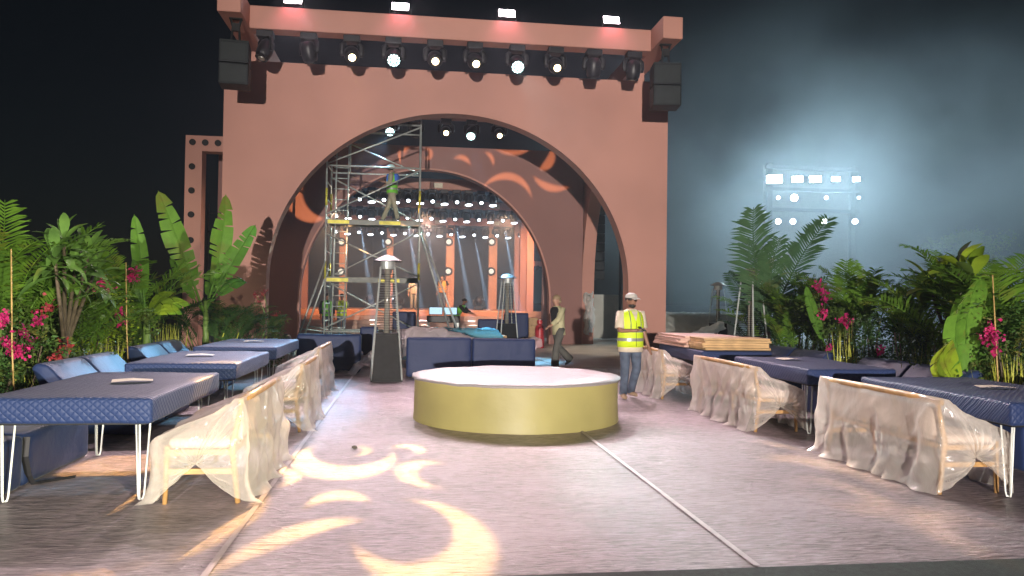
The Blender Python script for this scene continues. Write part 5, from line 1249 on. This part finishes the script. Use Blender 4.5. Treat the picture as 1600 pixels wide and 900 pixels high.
# ================================================================ LIGHTING OF THE PLACE
def Z(sx, ox, oy): return lambda x, y: (ox+x/sx, oy+y/sx)
zf = Z(3.3333, 420, 640); zl = Z(3.2, 0, 640); zr = Z(2.2857, 900, 640); zw = Z(4.4444, 640, 170); zv = Z(5.293, 400, 170)
def crs(z, quads, Y=None): return [tuple(gz(*z(*q), 0) if Y is None else gy(*z(*q), Y) for q in qd) for qd in quads]
fl = crs(zf, [((225, 203), (645, 238), (420, 372), (430, 303)), ((905, 290), (890, 415), (690, 370), (775, 360)), ((755, 485), (455, 738), (1083, 590), (945, 590)),
    ((200, 518), (512, 488), (350, 438), (365, 478)), ((470, 198), (462, 248), (527, 217), (497, 222)),
    ((648, 210), (770, 243), (800, 206), (760, 220)), ((0, 340), (65, 408), (165, 358), (95, 368))])
fl2 = crs(zl, [((1312, 418), (400, 838), (960, 735), (940, 668)), ((600, 520), (785, 420), (715, 482), (690, 456)), ((285, 365), (590, 350), (440, 371), (440, 346)), ((130, 850), (420, 830), (300, 800), (300, 845))])
fl2 += crs(zf, [((-360, 900), (462, 590), (20, 660), (60, 722))])
gobo(HEADS[550], (-.6, 7, 0), fl, 27000, (1, .54, .16))
gobo(HEADS[680], (-1.0, 5.5, 0), fl2, 27000, (1, .54, .16))
fr = crs(zr, [((680, 185), (1160, 305), (960, 200), (930, 226)), ((830, 255), (905, 338), (1092, 318), (1010, 308)), ((1480, 415), (1590, 572), (1168, 388), (1340, 420)), ((640, 120), (900, 175), (770, 135), (770, 145)), ((1300, 340), (1400, 350), (1340, 330), (1350, 350))])
gobo(HEADS[868], (4, 6, 0), fr, 16000, (1, .6, .28), .05)
wl_ = crs(zv, [((850, 265), (1085, 300), (950, 388), (970, 322)), ((1265, 322), (1180, 500), (1160, 410), (1215, 400)), ((430, 560), (560, 905), (275, 830), (385, 720)), ((1400, 330), (1400, 410), (1460, 370), (1435, 370))], 27.5)
wl_ += crs(zw, [((313, 345), (420, 388), (400, 340), (375, 358)), ((523, 303), (580, 392), (585, 345), (562, 350)), ((595, 275), (860, 262), (720, 322), (730, 288)), ((985, 280), (900, 415), (875, 350), (940, 360)), ((515, 540), (845, 610), (700, 445), (710, 498)), ((862, 470), (1105, 545), (950, 565), (975, 520))], 27.5)
gobo((1.2, 17.6, .62), (.6, 27.5, 5), wl_, 11000, (1, .5, .22), .04)  # unseen lamp added here to throw crescents onto the inner arch
t = thing('added_projector', 'added unseen pattern projector on the floor behind the navy sofas', 'projector', (1.2, 17.45, .004))
MB().rbox(-.14, .14, -.14, .14, 0, .05, .01, 1).build('base', 'black_metal', t); MB().rbox(-.1, .1, -.2, .1, .5, .68, .02, 1).build('housing', 'black_metal', t); MB().box(-.02, .02, -.05, .0, .05, .5).build('stem', 'black_metal', t)
# washes from the lit cyan heads
for px, tg, pw in ((615, (.3, 8.5, 0), 900), (808, (3.2, 6.0, 0), 6000)): spot(HEADS[px], tg, pw, (.72, 1, .93), 17, .7, .1)
for px, tg, pw in ((610, (-2.5, 13.2, .8), 8500), (737, (2.8, 20, 0), 9000)): spot(H2[px], tg, pw, (.25, .62, 1), 18, .8, .1)
spot(H2[737], (-1.4, 23.0, 3.0), 2600, (.6, 1, .98), 40, .8, .1); spot(H2[780], (6.3, 24.6, 2.6), 1500, (1, .7, .5), 60, .8, .1); spot(H2[697], (-4.2, 24.6, 2.4), 1300, (1, .7, .5), 60, .8, .1)
# narrow white beams of the stage heads
for i, q in enumerate(SB):
    if i % 2 == (i > 8): continue
    spot(q-Vector((0, .15, .1)), (q.x+.7, q.y-1.0, 1.05), 42000, (.7, .84, 1), 5, .5, .03)
# warm stage wash
for x in (-3.4, 0.6, 4.2): spot((x, 33.4, BE[0][1]-.9), (x, 40.5, 1.3), 2600, (1, .5, .26), 80, .6, .2)
spot((.6, 33.8, 5.0), (.6, 30, 0), 400, (1, .6, .5), 110, .6, .3)
# work lamp on a stand behind the photographer
def work_lamp(x, y, z, label, tgt, pw, col, deg, bl):
    t = thing('work_lamp', label, 'work lamp', (x, y-.2, GND), 0, 'work lamps behind the viewpoint')
    for k in range(3):
        a = 2*math.pi*k/3; MB().tube([(.5*math.cos(a), .5*math.sin(a), .02), (0, 0, .8)], .018, 6).build('leg', 'black_metal', t)
    MB().tube([(0, 0, .6), (0, 0, z-GND-.05)], .02, 8).build('pole', 'black_metal', t)
    h = MB().rbox(-.2, .2, -.12, .05, -.14, .14, .02, 1).build('housing', 'steel_yellow', t, loc=(0, 0, z-GND+.05)); MB().box(-.17, .17, .052, .06, -.11, .11).build('lens', 'dim_glow', h)
    spot((x, y, z), tgt, pw, col, deg, bl, .15)
work_lamp(-3.0, -25.0, 2.6, 'yellow work lamp on a tripod far behind the viewpoint', (7.5, 20, 3.2), 66000, (1, .9, .82), 54, 1)
work_lamp(5.0, -6.5, 2.3, 'yellow work lamp on a tripod behind the viewpoint, lighting the banana plants', (-4.5, 10.8, 1.5), 13500, (1, .95, .70), 26, .9)
# far tower floods, aimed across the site
for px, pw in ((1210, 4200), (1246, 2300), (1274, 2800), (1306, 2300), (1338, 2300)):
    p = gy(px, 280, TY); spot((p.x-.1, TY-.3, p.z), (p.x-16, TY-36, 0), pw, (.66, .87, 1), 130, .6, .1)
for px, py, tx, tz in ((1241, 309, 17, 16), (1216, 346, 10, 14), (1288, 346, 20, 16)):
    p = gy(px, py, TY); spot((p.x, TY-.3, p.z), (tx-4, TY-20, tz+8), 30000, (.6, .85, 1), 6, .4, .05)
# haze
hz = bpy.data.materials.new('haze'); hz.use_nodes = True; nt = hz.node_tree; nt.nodes.clear()
o_ = nt.nodes.new('ShaderNodeOutputMaterial'); pv = nt.nodes.new('ShaderNodeVolumePrincipled')
pv.inputs['Color'].default_value = (.80, .9, 1, 1); pv.inputs['Density'].default_value = .0006; pv.inputs['Anisotropy'].default_value = .45
nt.links.new(pv.outputs[0], o_.inputs['Volume']); MT['haze'] = hz
tag(MB().box(-60, 80, -34, 90, -1.2, 24).build('haze', 'haze'), 'pale smoky air over the whole site', kind='stuff')

# smoke bank drifting round the light tower
sm = bpy.data.materials.new('smoke'); sm.use_nodes = True; nt = sm.node_tree; nt.nodes.clear(); N = nt.nodes; L = nt.links
o_ = N.new('ShaderNodeOutputMaterial'); pv = N.new('ShaderNodeVolumePrincipled'); pv.inputs['Color'].default_value = (.76, .9, .97, 1); pv.inputs['Anisotropy'].default_value = .35
tc = N.new('ShaderNodeTexCoord'); nz = N.new('ShaderNodeTexNoise'); nz.inputs['Scale'].default_value = .16; nz.inputs['Detail'].default_value = 4; nz.inputs['Roughness'].default_value = .55
L.new(tc.outputs['Object'], nz.inputs['Vector'])
mr = N.new('ShaderNodeMapRange'); mr.inputs[1].default_value = .38; mr.inputs[2].default_value = .64; mr.inputs[3].default_value = .06; mr.inputs[4].default_value = 1.0; L.new(nz.outputs['Fac'], mr.inputs[0])
ln = N.new('ShaderNodeVectorMath'); ln.operation = 'MULTIPLY'; ln.inputs[1].default_value = (1/18, 1/13.5, 1/11); L.new(tc.outputs['Object'], ln.inputs[0])
l2 = N.new('ShaderNodeVectorMath'); l2.operation = 'LENGTH'; L.new(ln.outputs[0], l2.inputs[0])
fo = N.new('ShaderNodeMapRange'); fo.interpolation_type = 'SMOOTHSTEP'; fo.inputs[1].default_value = .25; fo.inputs[2].default_value = 1.0; fo.inputs[3].default_value = 1; fo.inputs[4].default_value = 0; L.new(l2.outputs['Value'], fo.inputs[0])
ml = N.new('ShaderNodeMath'); ml.operation = 'MULTIPLY'; L.new(mr.outputs[0], ml.inputs[0]); L.new(fo.outputs[0], ml.inputs[1])
m2 = N.new('ShaderNodeMath'); m2.operation = 'MULTIPLY'; L.new(ml.outputs[0], m2.inputs[0]); m2.inputs[1].default_value = .05; L.new(m2.outputs[0], pv.inputs['Density']); L.new(pv.outputs[0], o_.inputs['Volume']); MT['smoke'] = sm
tag(MB().box(-18, 18, -13.5, 13.5, -5.2, 11).build('smoke', 'smoke', None, loc=(20.0, 30.5, 5.1)), 'bank of pale blue smoke drifting round the light tower', kind='stuff')

# thin stage smoke in which the beams show
s2 = bpy.data.materials.new('stage_smoke'); s2.use_nodes = True; nt = s2.node_tree; nt.nodes.clear()
o_ = nt.nodes.new('ShaderNodeOutputMaterial'); pv = nt.nodes.new('ShaderNodeVolumePrincipled')
pv.inputs['Color'].default_value = (.7, .85, 1, 1); pv.inputs['Density'].default_value = .03; pv.inputs['Anisotropy'].default_value = .3
nt.links.new(pv.outputs[0], o_.inputs['Volume']); MT['stage_smoke'] = s2
tag(MB().box(-5.9, 6.1, 29.5, 45.6, .02, 6.9).build('stage_smoke', 'stage_smoke'), 'thin smoke hanging over the stage', kind='stuff')
